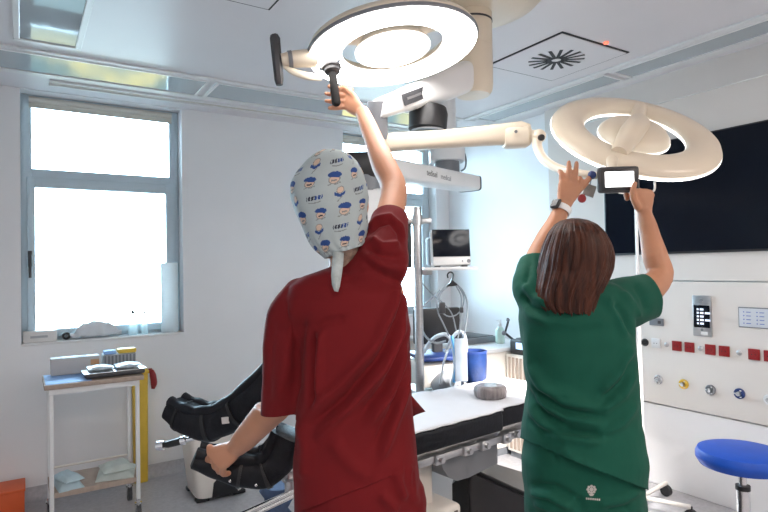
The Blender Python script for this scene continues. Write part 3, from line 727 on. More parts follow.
o = b.build('cloth_bag', mat('denim_blue_cloth', (.07, .11, .20), .8, var=.35, vscale=14, bump=.4)); crumple(o, .02, 14)
tag(o, 'crumpled dark blue cloth bag hanging below the gripped boot support', 'cloth bag')

# ================================================================== DESK AGAINST THE RIGHT WALL
def px_box(name_, x, y0, y1, z0, z1, x1): pass
t = thing('desk', (3.35, 3.7, 0), 'white and beige desk against the wall in the far corner', 'desk')
DZ = .845
d_near = on(2, DZ, 511, 343)
MB().box2((3.02, 3.30, DZ - .03), (3.63, 4.38, DZ), .004).build('desk_top', M_WHITE, t)
MB().box2((3.04, 3.32, .06), (3.62, 3.345, DZ - .031), .003).build('side_panel', M_CREAM, t)
MB().box2((3.04, 3.346, .06), (3.06, 4.36, DZ - .031), .003).build('front_panel', M_CREAM, t)
MB().box2((3.04, 4.34, .001), (3.62, 4.36, DZ - .031), .003).build('end_panel', M_CREAM, t)
MB().box2((3.06, 3.33, .001), (3.6, 4.335, .059)).build('plinth', M_GREY, t)
t = thing('side_cabinet', (3.45, 3.22, 0), 'beige ribbed cabinet beside the desk, partly hidden by the green tunic', 'cabinet')
MB().box2((3.22, 3.165, .05), (3.595, 3.29, .80), .003).box2((3.22, 2.7, .05), (3.595, 3.16, .80), .003).build('body', M_CREAM, t)
g = MB()
for k in range(14): g.box2((3.214, 2.72 + k * .04, .07), (3.221, 2.745 + k * .04, .78), .002, 1)
g.build('ribs', M_WOOD, t)
MB().box2((3.24, 2.72, .001), (3.59, 3.28, .05)).build('plinth', M_GREY, t)
pz = .80
t = thing('label_printer', (3.40, 3.12, pz), 'black printer with a pale blue lit display on the ribbed cabinet', 'printer')
MB().box2((3.24, 2.92, pz + .001), (3.56, 3.27, pz + .115), .012).build('body', M_BLACK, t)
MB().box2((3.236, 3.0, pz + .045), (3.241, 3.2, pz + .095)).build('display', mat('blue_display', (.4, .55, .8), .3, emit=(.45, .7, 1), estr=.9), t, smooth=False)
MB().box2((3.28, 2.95, pz + .112), (3.5, 3.24, pz + .125), .004).build('lid', M_DARK, t)
p = on(0, 3.42, 507, 341); p.z = DZ
t = thing('jointed_stand', (3.42, 3.36, DZ), 'thin dark jointed stand on the desk beside the printer', 'stand')
q0 = V((3.42, 3.36, DZ))
MB().lathe([(.001, .001), (.035, .001), (.035, .012), (.01, .02), (.001, .02)], q0).build('base', M_DARK, t)
MB().tube([q0 + V((0, 0, .01)), at(505, 333, (q0 - EYE).dot(FW)), at(508, 322, (q0 - EYE).dot(FW)), at(507.5, 318, (q0 - EYE).dot(FW))], [.010, .011, .009, .008], 10).build('upright', M_DARK, t)
MB().ball(at(504, 333, (q0 - EYE).dot(FW)), .02).ball(at(508, 320, (q0 - EYE).dot(FW)), .015).build('joint', M_RED if False else M_GREY, t)
t = thing('desk_bottle', (3.4, 3.62, DZ), 'pale green pump bottle standing on the desk', 'bottle')
qb = V((3.38, 3.52, DZ))
MB().lathe([(.001, .001), (.036, .001), (.038, .01), (.038, .11), (.02, .135), (.014, .14), (.001, .14)], qb).build('body', mat('pale_green_plastic', (.62, .80, .72), .3, var=.03), t)
MB().lathe([(.014, .138), (.014, .165), (.006, .168), (.006, .19), (.001, .19)], qb).box(qb + V((-.015, 0, .19)), (.05, .012, .01), bev=.003).build('pump', M_WHITE, t)
t = thing('document_tray', (3.3, 3.85, DZ), 'flat grey office machine lying on the desk', 'office machine')
MB().box2((3.08, 3.60, DZ + .001), (3.42, 4.02, DZ + .05), .006).build('body', M_GREY, t)
MB().box2((3.10, 3.62, DZ + .0495), (3.40, 4.0, DZ + .056), .004).build('lid', M_DARK, t)
t = thing('small_box', (3.2, 4.1, DZ), 'small red and orange packet standing at the back of the desk', 'packet')
MB().box2((3.20, 4.10, DZ + .001), (3.30, 4.16, DZ + .11), .003).build('body', mat('salmon_card', (.70, .30, .22), .6, var=.1), t)
MB().box2((3.20, 4.098, DZ + .06), (3.26, 4.101, DZ + .14), .002).build('flap', M_RED, t)

# ================================================================== EQUIPMENT STAND WITH MONITOR (behind the table)
dS = 3.0
s0 = at(418.5, 300, dS); ztop = at(416, 207, dS).z
t = thing('equipment_stand', (s0.x, s0.y, 0), 'steel equipment pole with side shelf behind the operating table', 'equipment stand')
MB().cyl((s0.x, s0.y, .05), (s0.x, s0.y, ztop), .023, n=28).build('pole', M_STEEL, t)
MB().lathe([(.001, .0), (.15, .0), (.15, .03), (.11, .05), (.05, .06), (.001, .06)], (s0.x, s0.y, .002)).build('base', M_DARK, t)
zc = at(416, 221, dS).z
MB().box(V((s0.x, s0.y, zc)), (.15, .03, .028), YAW * -1, .004).cyl(V((s0.x, s0.y, zc - .02)), V((s0.x, s0.y, zc + .03)), .03).build('cross_bar', M_STEEL, t)
MB().box(V((s0.x, s0.y, zc)) - R0 * .055 + F0 * .02 + V((0, 0, -.12)), (.05, .04, .25), -YAW, .006).build('cable_box', M_BLACK, t)
zsf = at(445, 268.5, dS).z
shc = at(449, 268.5, dS)
MB().box(shc, (.275, .20, .016), -YAW, .004).build('shelf', M_WHITE, t)
MB().box(at(427, 272, dS), (.05, .06, .03), -YAW, .004).build('shelf_bracket', M_STEEL, t)
# patient monitor
mc = at(450, 246, dS - .02)
t = thing('patient_monitor', (mc.x, mc.y, zsf + .008), 'white patient monitor with a dark screen on the pole shelf', 'monitor')
mr_ = Matrix.Rotation(-YAW + .14, 3, 'Z') @ Matrix.Rotation(-.10, 3, 'X')
hgt = .19
MB().box(V((mc.x, mc.y, zsf + .012 + hgt / 2)), (.205, .055, hgt), mr_, .012, 3).build('front_case', M_WHITE, t)
MB().box(V((mc.x, mc.y, zsf + .012 + hgt * .42)) + F0 * .07 - R0 * .02, (.19, .11, hgt * .78), Matrix.Rotation(-YAW + .14, 3, 'Z'), .012, 3).build('rear_case', M_GREY, t)
fc = V((mc.x, mc.y, zsf + .012 + hgt / 2)); MB().box(fc + mr_ @ V((0, -.0285, .022)), (.198, .004, .142), mr_, .002).build('screen', M_TV, t)
MB().box(fc + mr_ @ V((0, -.0285, -.073)), (.198, .004, .035), mr_, .002).build('control_strip', M_WHITE, t)
MB().cyl(fc + mr_ @ V((.088, -.032, -.073)), fc + mr_ @ V((.088, -.024, -.073)), .010).cyl(fc + mr_ @ V((.055, -.031, -.073)), fc + mr_ @ V((.055, -.026, -.073)), .004).build('control_knob', M_GREY, t)
for k in (-.07, .07): MB().box(V((mc.x, mc.y, zsf + .0115)) + R0 * k, (.03, .06, .007), -YAW).build('foot', M_BLACK, t)

# cable hanger hooked below the shelf
hk = at(452, 276, dS)
t = thing('cable_hanger', hk, 'black cable hanger with looped leads hooked below the monitor shelf', 'cable hanger')
MB().tube([at(448, 278, dS), at(447.5, 274.5, dS), at(450, 272.2, dS), at(453, 273.5, dS), at(453, 277, dS), at(452, 281, dS)], .004, 8, 4).build('hook', M_DARK, t)
MB().prism([at(449.5, 283.5, dS), at(451, 281, dS), at(452, 278, dS), at(453.5, 281, dS), at(456, 283, dS), at(459, 285.5, dS), at(444.5, 287, dS), at(446.5, 285, dS)], F0 * .02).build('hanger_body', M_BLACK, t)
M_CABLE = mat('grey_cable', (.28, .31, .34), .45, var=.1)
def cable(pl, d, r, m_, parent=None, name='cable', sm=6):
    return MB().tube([at(x, y, d + (dd or 0)) for x, y, dd in [(q + (0,))[:3] for q in pl]], r, 8, sm).build(name, m_, parent)
cable([(447, 285), (441, 291), (437, 300), (438, 312), (443, 323), (449, 336, .03)], dS, .0042, M_CABLE, t, 'lead')
cable([(457, 285), (463, 291), (467, 302), (467, 316), (465, 330), (463, 342)], dS, .0042, M_CABLE, t, 'lead')
cable([(448, 286), (440, 295), (440, 308), (447, 316), (456, 315), (462, 308), (464, 297), (459, 287)], dS + .01, .0038, M_CABLE, t, 'lead')
cable([(456, 286), (461, 296), (461, 312), (460, 326), (458, 338)], dS - .01, .0038, M_CABLE, t, 'lead')
cable([(422, 283), (431, 293), (443, 303), (452, 314), (456, 330)], dS + .03, .0036, M_CABLE, t, 'lead')
cable([(440, 290), (432, 298), (424, 305), (420, 312)], dS + .03, .0036, M_CABLE, t, 'lead')
MB().box(at(442, 308, dS - .01), (.035, .02, .06), -YAW, .006).build('connector', M_DARK, t)
MB().box(at(461.5, 310, dS - .01), (.02, .015, .03), -YAW, .005).build('connector', M_DARK, t)

# ================================================================== ANAESTHESIA CART (behind the table)
dA = 3.12
ca = at(441, 380, 3.48)
t = thing('anaesthesia_cart', (ca.x, ca.y, 0), 'white anaesthesia cart with blue top tray behind the operating table', 'medical cart')
rotA = Matrix.Rotation(-YAW + .25, 3, 'Z')
def abox(mb, cx, cy, cz, s, bev=.01): return mb.box(V((ca.x, ca.y, 0)) + rotA @ V((cx, cy, cz)), s, rotA, bev)
abox(MB(), .01, .05, .42, (.36, .36, .66), .02).build('body', M_WHITE, t)
abox(MB(), .0, .0, .958, (.34, .32, .025), .008).build('top_tray', M_NAVY, t)
b = MB(); abox(b, -.02, .02, .86, (.30, .28, .16), .03); b.build('ventilator_housing', M_CREAM, t)
b = MB(); b.lathe([(.001, .08), (.05, .075), (.07, .05), (.075, .0), (.078, -.02), (.001, -.02)], V((ca.x, ca.y, .80)) + rotA @ V((-.03, -.14, 0)), Matrix.Rotation(.9, 3, 'X') @ V((0, 0, 1)), 28).build('absorber_dome', M_GREY, t)
b = MB(); abox(b, .0, .06, 1.13, (.30, .05, .22), .012); b.build('display_back', M_BLACK, t)
abox(MB(), .0, .06, 1.0, (.06, .05, .08), .006).build('display_post', M_DARK, t)
for x in (-.13, .15):
    for y in (-.09, .19): MB().cyl(V((ca.x, ca.y, .045)) + rotA @ V((x - .014, y, 0)), V((ca.x, ca.y, .045)) + rotA @ V((x + .014, y, 0)), .044).cyl(V((ca.x, ca.y, .05)) + rotA @ V((x, y, 0)), V((ca.x, ca.y, .10)) + rotA @ V((x, y, 0)), .012).build('caster', M_BLACK, t)
M_HOSEW = mat('white_hose', (.72, .76, .80), .4, var=.05); M_HOSEB = mat('blue_hose', (.12, .42, .80), .4, var=.05)
for k, (pl, m_, r) in enumerate((
    ([(424, 352, .05), (430, 342), (438, 336, -.05), (447, 335, -.08), (453, 345, -.1), (455, 366, -.1), (452, 386, -.05)], M_HOSEW, .011),
    ([(446, 352, 0), (451, 340, -.05), (458, 332, -.08), (464, 335, -.08), (466, 350, -.08), (464, 372, -.08), (462, 386, -.08)], M_HOSEW, .010),
    ([(452, 336, -.12), (455, 350, -.14), (457, 364, -.14), (454, 382, -.12)], M_HOSEB, .009),
    ([(456, 340, -.12), (460, 356, -.14), (463, 378, -.14)], M_HOSEB, .007),
    ([(440, 384, -.1), (443, 366, -.12), (448, 350, -.1)], M_HOSEW, .006),
    ([(422, 330, 0), (427, 338, -.04), (436, 343, -.06), (446, 341, -.06)], M_CABLE, .006))):
    o = cable(pl, dA, r, m_, t, 'breathing_hose')
tag(MB().box(at(461, 360, 2.92), (.065, .012, .22), -YAW, .005).build('fluid_bag', mat('white_pouch', (.36, .42, .50), .4, var=.12, vscale=12)), 'hanging white pouch with blue tubes at the side of the anaesthesia cart', 'pouch')
bk = at(474, 372, 3.0)
t = thing('waste_bag', (bk.x, bk.y, .87), 'dark blue round pouch beside the hoses behind the operating table', 'pouch')
b = MB(); b.lathe([(.001, .0), (.05, .0), (.062, .02), (.066, .10), (.068, .155), (.064, .155), (.060, .10), (.05, .03), (.001, .025)], (bk.x, bk.y, at(474, 381, 3.0).z), n=30); o = b.build('bag', mat('navy_bag', (.004, .024, .11), .4, var=.3, vscale=14, bump=.4), t); crumple(o, .008, 20)
MB().ring((bk.x, bk.y, at(474, 381, 3.0).z + .155), (0, 0, 1), [(.063, -.006), (.070, -.006), (.070, .006), (.063, .006)], 32).build('rim', M_NAVY, t)

# ================================================================== SUPPLY PENDANT (arm with lettering)
e0, e1 = at(469, 184, 4.0), at(366, 166.5, 2.95)
t = thing('supply_pendant', (e0.x, e0.y, e0.z), 'white ceiling supply pendant whose box arm carries grey lettering', 'pendant')
ad = (e1 - e0).normalized(); adh = V((ad.x, ad.y, 0)).normalized(); asd = Z.cross(adh)
def arm_loft(mb, p0, p1, h0, w0, h1, w1, pw=6):
    mb.loft([(p0 - adh * .0, asd * w0 * .85, Z * h0 * .85), (p0 + adh * .012, asd * w0, Z * h0), (p1 - adh * .012, asd * w1, Z * h1), (p1, asd * w1 * .85, Z * h1 * .85)], 32, pw); return mb
arm_loft(MB(), e0, e1, .052, .09, .056, .09).build('arm', M_WHITE, t)
arm_loft(MB(), e0 - adh * .016, e0 + adh * .004, .054, .092, .054, .092).build('end_cap', M_DARK, t)
jc = at(447, 165, 4.05)
MB().cyl(V((jc.x, jc.y, e0.z + .04)), V((jc.x, jc.y, e0.z + .17)), .088, n=36).build('bearing', M_GREY, t)
MB().loft([(V((jc.x, jc.y, z)), R0 * r, F0 * r) for z, r in ((e0.z + .165, .12), (e0.z + .18, .125), (e0.z + .25, .125), (e0.z + .27, .115))], 36, 3).build('bearing_housing', M_WHITE, t)
MB().cyl(V((jc.x, jc.y, e0.z + .26)), V((jc.x, jc.y, H - .001)), .07, n=32).build('drop_tube', M_WHITE, t)
MB().box(V((e1.x, e1.y, e1.z)) , (.20, .15, .13), -YAW, .014).build('brake_block', M_BLACK, t)
MB().cyl(e1 + V((0, 0, -.13)), e1 + V((0, 0, -.05)), .075, n=32).build('lower_bearing', M_GREY, t)
MB().box(e1 + V((0, 0, -.50)), (.18, .14, .76), -YAW, .02).build('supply_column', M_WHITE, t)
fs = -asd if (-asd).dot(EYE - e0) > 0 else asd
xd = -adh if (-adh).dot(RT) > 0 else adh
# place the lettering on the arm face turned to the viewer
fo = e0 + (e1 - e0) * .615 + fs * .0905
text_mesh('lettering', 'tedisel', .050, fo + V((0, 0, -.012)), xd, Z, M_INK, t)
text_mesh('lettering', 'medical', .045, fo + xd * .175 + V((0, 0, -.012)), xd, Z, M_GREY, t)
MB().tube([at(464, 152, 4.02), at(466, 160, 4.02), at(465, 168, 4.02), at(461, 171, 4.03)], .006, 8, 5).build('cable', M_GREY, t)

# ================================================================== CEILING COLUMN OF THE LAMPS
mcx = at(472, 50, 2.6); mx_, my_ = mcx.x, mcx.y
t = thing('lamp_column', (mx_, my_, H), 'cream ceiling column with domed cover and thick side arm carrying the surgical lamps', 'ceiling mount')
MB().lathe([(.001, -.095), (.12, -.095), (.26, -.080), (.33, -.050), (.365, -.014), (.365, -.001), (.001, -.001)], (mx_ - .03, my_ + .0, H), n=56).build('ceiling_cover', M_LAMP, t)
zb = at(472, 96, 2.6).z
MB().lathe([(.001, 0), (.075, .0), (.088, .018), (.092, .05), (.092, .22), (.001, .22)], (mx_, my_, zb), n=40).build('lower_hub', M_LAMP, t)
MB().lathe([(.001, 0), (.088, 0), (.092, .006), (.092, .17), (.088, .19), (.001, .19)], (mx_, my_, zb + .222), n=40).build('upper_hub', M_LAMP, t)
MB().ring((mx_, my_, zb + .335), (0, 0, 1), [(.090, -.004), (.0945, -.004), (.0945, .004), (.090, .004)], 40).build('seam_ring', M_DARK, t)
a0, a1 = at(462, 78, 2.56), at(376, 110, 2.22)
ah = V((a1.x - a0.x, a1.y - a0.y, 0)).normalized(); as_ = Z.cross(ah)
MB().loft([(a0 + (a1 - a0) * k, as_ * w_, Z * h_) for k, w_, h_ in ((0, .07, .075), (.25, .074, .076), (.5, .066, .064), (.8, .052, .048), (.97, .048, .044), (1, .04, .036))], 36, 3.4).build('side_arm', M_WHITE, t)
fn = as_ if as_.dot(EYE - a0) > 0 else -as_
xd2 = -ah; k0 = a0 + (a1 - a0) * .60; slope = (a0 - a1).normalized(); upv = fn.cross(slope) if fn.cross(slope).z > 0 else -fn.cross(slope)
MB().box(k0 + fn * .0585, (.25, .004, .046), Matrix((slope, fn, upv)).transposed(), .001, 1).build('name_plate', M_DARK, t)
g = MB()
for k in (-1, 1): g.box(k0 + fn * .0612 + slope * .06 * k, (.085, .002, .010), Matrix((slope, fn, upv)).transposed())
g.box(k0 + fn * .0612, (.003, .002, .022), Matrix((slope, fn, upv)).transposed()); g.build('plate_lettering', M_STEEL, t, smooth=False)
bb = at(428, 121, 2.40)
MB().lathe([(.001, -.048), (.070, -.048), (.080, -.038), (.082, .03), (.074, .055), (.001, .055)], bb, V((.10, 0, 1)), 40).build('brake_drum', M_BLACK, t)
MB().ring(bb + V((0, 0, -.046)), V((.10, 0, 1)), [(.06, -.006), (.075, -.006), (.075, .004), (.06, .004)], 40).build('drum_rim', M_GREY, t)
MB().cyl(at(377, 101, 2.22), at(378, 139, 2.26), .040, n=28).build('elbow_joint', M_GREY, t)
# ================================================================== SURGICAL LAMPS
def lamp_frame(px_, py_, d, tilt, ratio, facing):
    c = at(px_, py_, d); v = (c - EYE).normalized(); r = RT - v * RT.dot(v); r.normalize(); u = r.cross(v).normalized() if r.cross(v).dot(UP) > 0 else v.cross(r).normalized()
    ct, st = math.cos(tilt), math.sin(tilt); perp = -r * st + u * ct
    sn = math.sqrt(1 - ratio * ratio)
    if facing: n = -v * ratio - perp * sn      # luminous side turned to the viewer, downwards
    else: n = v * ratio - perp * sn            # luminous side turned away, downwards
    return c, n.normalized(), (r * ct + u * st).normalized()
LR = .322
M_MATTE = mat('matte_dark_rubber', (.022, .021, .021), .7, var=.1, spec=.2)
def lamp_head(t, c, n, x, led, rim, LR):
    g_ = lambda pr: [(r * LR / .322, h) for r, h in pr]
    mb = MB(); k = -n                          # k points to the back of the head
    mb.ring(c, k, [(.198 * LR / .322, .004), (LR - .012, .004), (LR - .002, .010), (LR, .020), (LR - .010, .036), (LR - .045, .050), (.235 * LR / .322, .052), (.207 * LR / .322, .044), (.194 * LR / .322, .028), (.193 * LR / .322, .012)], 96)
    mb.build('ring_shell', M_LAMP, t)
    MB().ring(c, k, [(.205 * LR / .322, .0035), (LR - .006, .0035), (LR - .004, .0), (.203 * LR / .322, .0)], 96).build('ring_light', led, t)
    MB().ring(c, k, [(LR - .004, .002), (LR + .0005, .004), (LR + .0025, .010), (LR + .002, .0135), (LR - .004, .0125)], 96).build('outer_light_rim', rim, t)
    MB().ring(c, k, g_([(.1985, .001), (.203, .001), (.195, .016), (.191, .016)]), 96).build('inner_light_rim', M_RIM, t)
    MB().lathe([(.001, .004), (.128, .004), (.134, .010), (.132, .022), (.110, .046), (.070, .062), (.001, .068)], c, k, 64).build('hub_shell', M_LAMP, t)
    MB().lathe([(.001, -.001), (.124, -.001), (.128, .0035), (.001, .0035)], c, k, 64).build('hub_light', led, t)
    MB().ring(c, k, [(.126, .000), (.1345, .003), (.1355, .011), (.129, .010)], 64).build('hub_rim', M_RIM, t)
# ---- near lamp, luminous face towards the viewer
c1, n1, x1 = lamp_frame(393, 52, 2.02, math.radians(9.3), .413, True)
t = thing('surgical_lamp', c1, 'lit ring surgical lamp showing its glowing face, touched by the raised hand', 'surgical lamp', 'surgical lamps')
lamp_head(t, c1, n1, x1, M_LED, M_GREY, .302)
y1 = n1.cross(x1)
for a in (0.5, 2.6, 4.7):
    dv = x1 * math.cos(a) + y1 * math.sin(a); MB().tube([c1 + dv * .10 - n1 * .035, c1 + dv * .215 - n1 * .032], .020, 12).build('spoke', M_LAMP, t)
def on_plane(px_, py_, c, n): k = ray(px_, py_); return EYE + k * ((c - EYE).dot(n) / k.dot(n))
hb = on_plane(331, 62, c1, n1); he = at(336.5, 105, (hb - EYE).dot(FW) - .045); hd = (he - hb).normalized()
MB().tube([hb + hd * .03, hb + hd * .06, he - hd * .006, he], [.017, .0145, .0155, .011], 18).build('grip_handle', M_MATTE, t)
MB().lathe([(.001, .012), (.030, .012), (.034, .018), (.034, .026), (.028, .030), (.028, .040), (.020, .046), (.001, .046)], hb, hd, 28).build('grip_collar', M_DARK, t)
MB().lathe([(.022, -.004), (.022, .014), (.026, .014), (.026, -.004)], hb, hd, 24).ball(hb + RT * .026 - UP * -.012, .012).ball(hb - RT * .03 + UP * .002, .012).box(hb - RT * .03 - UP * .02, (.022, .02, .02), None, .004).build('grip_socket', M_CHROME, t)
MB().tube([at(274, 35, 1.92), at(275, 39, 1.92), at(276.5, 55, 1.92), at(279, 80, 1.92), at(279.5, 85, 1.92)], [.013, .0185, .0175, .0165, .012], 8).build('side_handle', M_DARK, t)
MB().tube([at(281, 60, 1.925), at(296, 59, 1.94), at(314, 58, 1.97)], [.021, .029, .032], 20).build('handle_arm', M_LAMP, t)
MB().cyl(at(288, 59.5, 1.933), at(292, 59.2, 1.936), .0285, .0295, 24).build('handle_band', M_GREY, t)
MB().tube([at(284, 66, 1.93), at(294, 72, 1.94), at(307, 76, 1.96), at(320, 78, 1.99)], [.012, .018, .020, .015], 14, 5, flat=.6).build('handle_bracket', M_LAMP, t)
sb = V((mx_, my_, zb + .335))
MB().tube([c1 - n1 * .06, c1 - n1 * .12 + V((.03, .04, .01)), sb + V((-.12, -.02, -.02)), sb + V((-.05, 0, -.02))], [.045, .042, .04, .045], 20, 6).build('suspension_arm', M_LAMP, t)

def lamp_beam(name, c, n, power, size, blend=.6):
    l = bpy.data.lights.new(name, 'SPOT'); l.energy = power; l.color = (1, .97, .93); l.spot_size = size; l.spot_blend = blend; l.shadow_soft_size = .10
    o = bpy.data.objects.new(name, l); COL.objects.link(o); o.location = c + n * .02; o.rotation_euler = n.to_track_quat('-Z', 'Y').to_euler()
lamp_beam('lamp_beam', c1, n1, 12, math.radians(85))

# ---- far lamp, seen from behind
c2, n2, x2 = lamp_frame(632.5, 139, 2.2, math.radians(-14.6), .40, False)
t = thing('surgical_lamp', c2, 'cream ring surgical lamp seen from behind, held by the two raised hands', 'surgical lamp', 'surgical lamps')
lamp_head(t, c2, n2, x2, M_LED, M_RIM, .314)
lamp_beam('lamp_beam', c2, n2, 480, math.radians(52))
kb = -n2
sp0 = c2 + kb * .055; w2 = (on_plane(614, 166, c2, n2) - c2).normalized()
MB().tube([sp0 + w2 * -.01, sp0 + w2 * .10 + kb * .012, sp0 + w2 * .20 + kb * .0, sp0 + w2 * .255 - kb * .01], [.044, .043, .036, .030], 20, 6).build('spoke', M_LAMP, t)
w3 = (on_plane(640, 99, c2, n2) - c2).normalized(); MB().tube([sp0 + w3 * .03 - kb * .02, sp0 + w3 * .22 - kb * .02], [.026, .030], 16).build('spoke', M_LAMP, t)
bq = [at(384, 143, 2.27), at(390, 142.6, 2.27), at(440, 139.4, 2.25), at(498, 134.8, 2.22), at(520, 133.6, 2.2), at(529, 133.2, 2.19)]
secs = []
for p, h_ in zip(bq, (.030, .038, .035, .040, .046, .034)): secs.append((p, FW * h_ * .9, UP * h_))
MB().loft(secs, 32, 3.0).build('boom', M_LAMP, t)
MB().loft([(at(504, 138.5, 2.205), FW * .036, UP * .034), (at(507, 138.5, 2.205), FW * .042, UP * .040), (at(526, 137, 2.19), FW * .042, UP * .041), (at(529.5, 136.8, 2.19), FW * .034, UP * .033)], 28, 3.4).build('boom_joint', M_LAMP, t)
MB().cyl(at(516, 131.5, 2.155), at(516, 131.5, 2.145), .006).build('screw', M_GREY, t)
MB().cyl(at(527, 136, 2.19), at(537, 136, 2.16), .026, .022).ball(at(539, 136, 2.15), .026).build('yoke_joint', M_LAMP, t)
MB().cyl(at(540.5, 137.5, 2.13), at(542, 137.5, 2.12), .012).build('joint_cap', M_BLACK, t)
yk = [at(537.5, 137, 2.15), at(537.5, 147, 2.14), at(543, 158, 2.1), at(554, 166.5, 2.05), at(570, 171.5, 1.98), at(585, 174, 1.93), at(600, 176, 1.905)]
MB().tube(yk, [.019, .018, .0165, .0155, .0145, .013, .012], 16, 6).build('yoke', M_LAMP, t)
MB().lathe([(.001, -.012), (.010, -.010), (.014, 0), (.010, .012), (.001, .014)], at(592, 175, 1.885), -FW, 20).build('lock_knob', M_NAVY, t)
MB().tube([at(612, 160, 1.96), at(613, 170, 1.92), at(615, 178, 1.90)], [.02, .016, .014], 14, 4).build('neck', M_LAMP, t)
dvr = Matrix((RT, FW, UP)).transposed() @ Matrix.Rotation(-.03, 3, 'Y')
dc = at(618, 179.8, 1.87)
MB().box(dc, (.134, .026, .086), dvr, .010, 3).build('screen_case', M_DARK, t)
MB().box(dc - FW * .0125, (.122, .004, .074), dvr, .006).build('screen_bezel', M_BLACK, t)
MB().box(dc - FW * .0147 + RT * -.001, (.094, .002, .050), dvr, .001, 1).build('lit_display', M_SCREEN, t)

# ================================================================== PEOPLE
from mathutils.bvhtree import BVHTree
def laplace(me, it, lam=.5):
    n = len(me.vertices); co = np.empty(n * 3); me.vertices.foreach_get('co', co); co = co.reshape(n, 3)
    ed = np.empty(len(me.edges) * 2, dtype=np.int64); me.edges.foreach_get('vertices', ed); ed = ed.reshape(-1, 2)
    deg = np.bincount(ed.ravel(), minlength=n).astype(float)[:, None]; deg[deg == 0] = 1
    for k in range(it):
        for l in (lam, -lam * .9):
            s = np.zeros_like(co); np.add.at(s, ed[:, 0], co[ed[:, 1]]); np.add.at(s, ed[:, 1], co[ed[:, 0]])
            co = co + l * (s / deg - co)
    me.vertices.foreach_set('co', co.ravel()); me.update()
def remesh(mb, voxel, it=4):
    bmesh.ops.recalc_face_normals(mb.bm, faces=mb.bm.faces[:])
    me = bpy.data.meshes.new('tmp'); mb.bm.to_mesh(me); mb.bm.free()
    o = bpy.data.objects.new('tmp', me); COL.objects.link(o)
    md = o.modifiers.new('r', 'REMESH'); md.mode = 'VOXEL'; md.voxel_size = voxel
    bpy.context.view_layer.update()
    m2 = bpy.data.meshes.new_from_object(o.evaluated_get(bpy.context.evaluated_depsgraph_get()))
    bpy.data.objects.remove(o); bpy.data.meshes.remove(me)
    laplace(m2, it); return m2
def verts_np(me):
    n = len(me.vertices); co = np.empty(n * 3); me.vertices.foreach_get('co', co); no = np.empty(n * 3); me.vertices.foreach_get('normal', no)
    return co.reshape(n, 3), no.reshape(n, 3)
def pix_np(co):
    q = co - np.array(EYE); z = q @ np.array(FW)
    return 384 + FPX * (q @ np.array(RT)) / z, 256 - FPX * (q @ np.array(UP)) / z, z
def folds(me, creases, nz=(), back_only=True):
    """cloth folds: rounded ridges / valleys along short lines on the back of the garment, plus soft wrinkles"""
    co, no = verts_np(me); x, y, z = pix_np(co); disp = np.zeros(len(co))
    facing = np.clip(-(no @ np.array(FW)) * 1.6, 0, 1)
    for (pts, w, amp) in creases:
        best = np.full(len(co), 1e9); tt = np.zeros(len(co)); L = len(pts) - 1
        for i in range(L):
            (xa, ya), (xb, yb) = pts[i], pts[i + 1]; dx, dy = xb - xa, yb - ya; l2 = dx * dx + dy * dy
            t_ = np.clip(((x - xa) * dx + (y - ya) * dy) / l2, 0, 1); dd = np.hypot(x - xa - t_ * dx, y - ya - t_ * dy)
            k = dd < best; best = np.where(k, dd, best); tt = np.where(k, (i + t_) / L, tt)
        fall = np.exp(-(best / w) ** 2); ends = np.clip(np.minimum(tt, 1 - tt) * 6 + .25, 0, 1)
        disp += 1.6 * amp * fall * ends * facing
    for (scale, amp, st) in nz:
        s = np.array(st)
        disp += np.array([noise.noise(V(c * s * scale)) for c in co]) * amp
    me.vertices.foreach_set('co', (co + no * disp[:, None]).ravel()); me.update()
def cut(me, p, n, near=None, rad=1e9):
    """trim a garment at its hem: remove what lies beyond the plane (inside a radius)"""
    bm = bmesh.new(); bm.from_mesh(me); p, n = V(p), V(n).normalized()
    fs = [f for f in bm.faces if near is None or (f.calc_center_median() - V(near)).length < rad]
    geom = list({v for f in fs for v in f.verts}) + list({e_ for f in fs for e_ in f.edges}) + fs
    bmesh.ops.bisect_plane(bm, geom=geom, plane_co=p, plane_no=n, clear_outer=True)
    bm.to_mesh(me); bm.free(); me.update()
def finish(me, name, m_, parent, solid=0.):
    off = wloc(parent); me.name = name
    me.transform(Matrix.Translation(-off)); me.materials.clear()
    o = link_mesh(name, me, m_, parent, off, True, 180)
    if solid:
        md = o.modifiers.new('cloth', 'SOLIDIFY'); md.thickness = solid; md.offset = -1
    return o
def row(xl, xr, y, d, th):
    return (at((xl + xr) / 2, y, d), RT * ((xr - xl) / 2 * d / FPX), F0 * th)
def rot_about(v, ax, a): return Matrix.Rotation(a, 3, ax) @ v
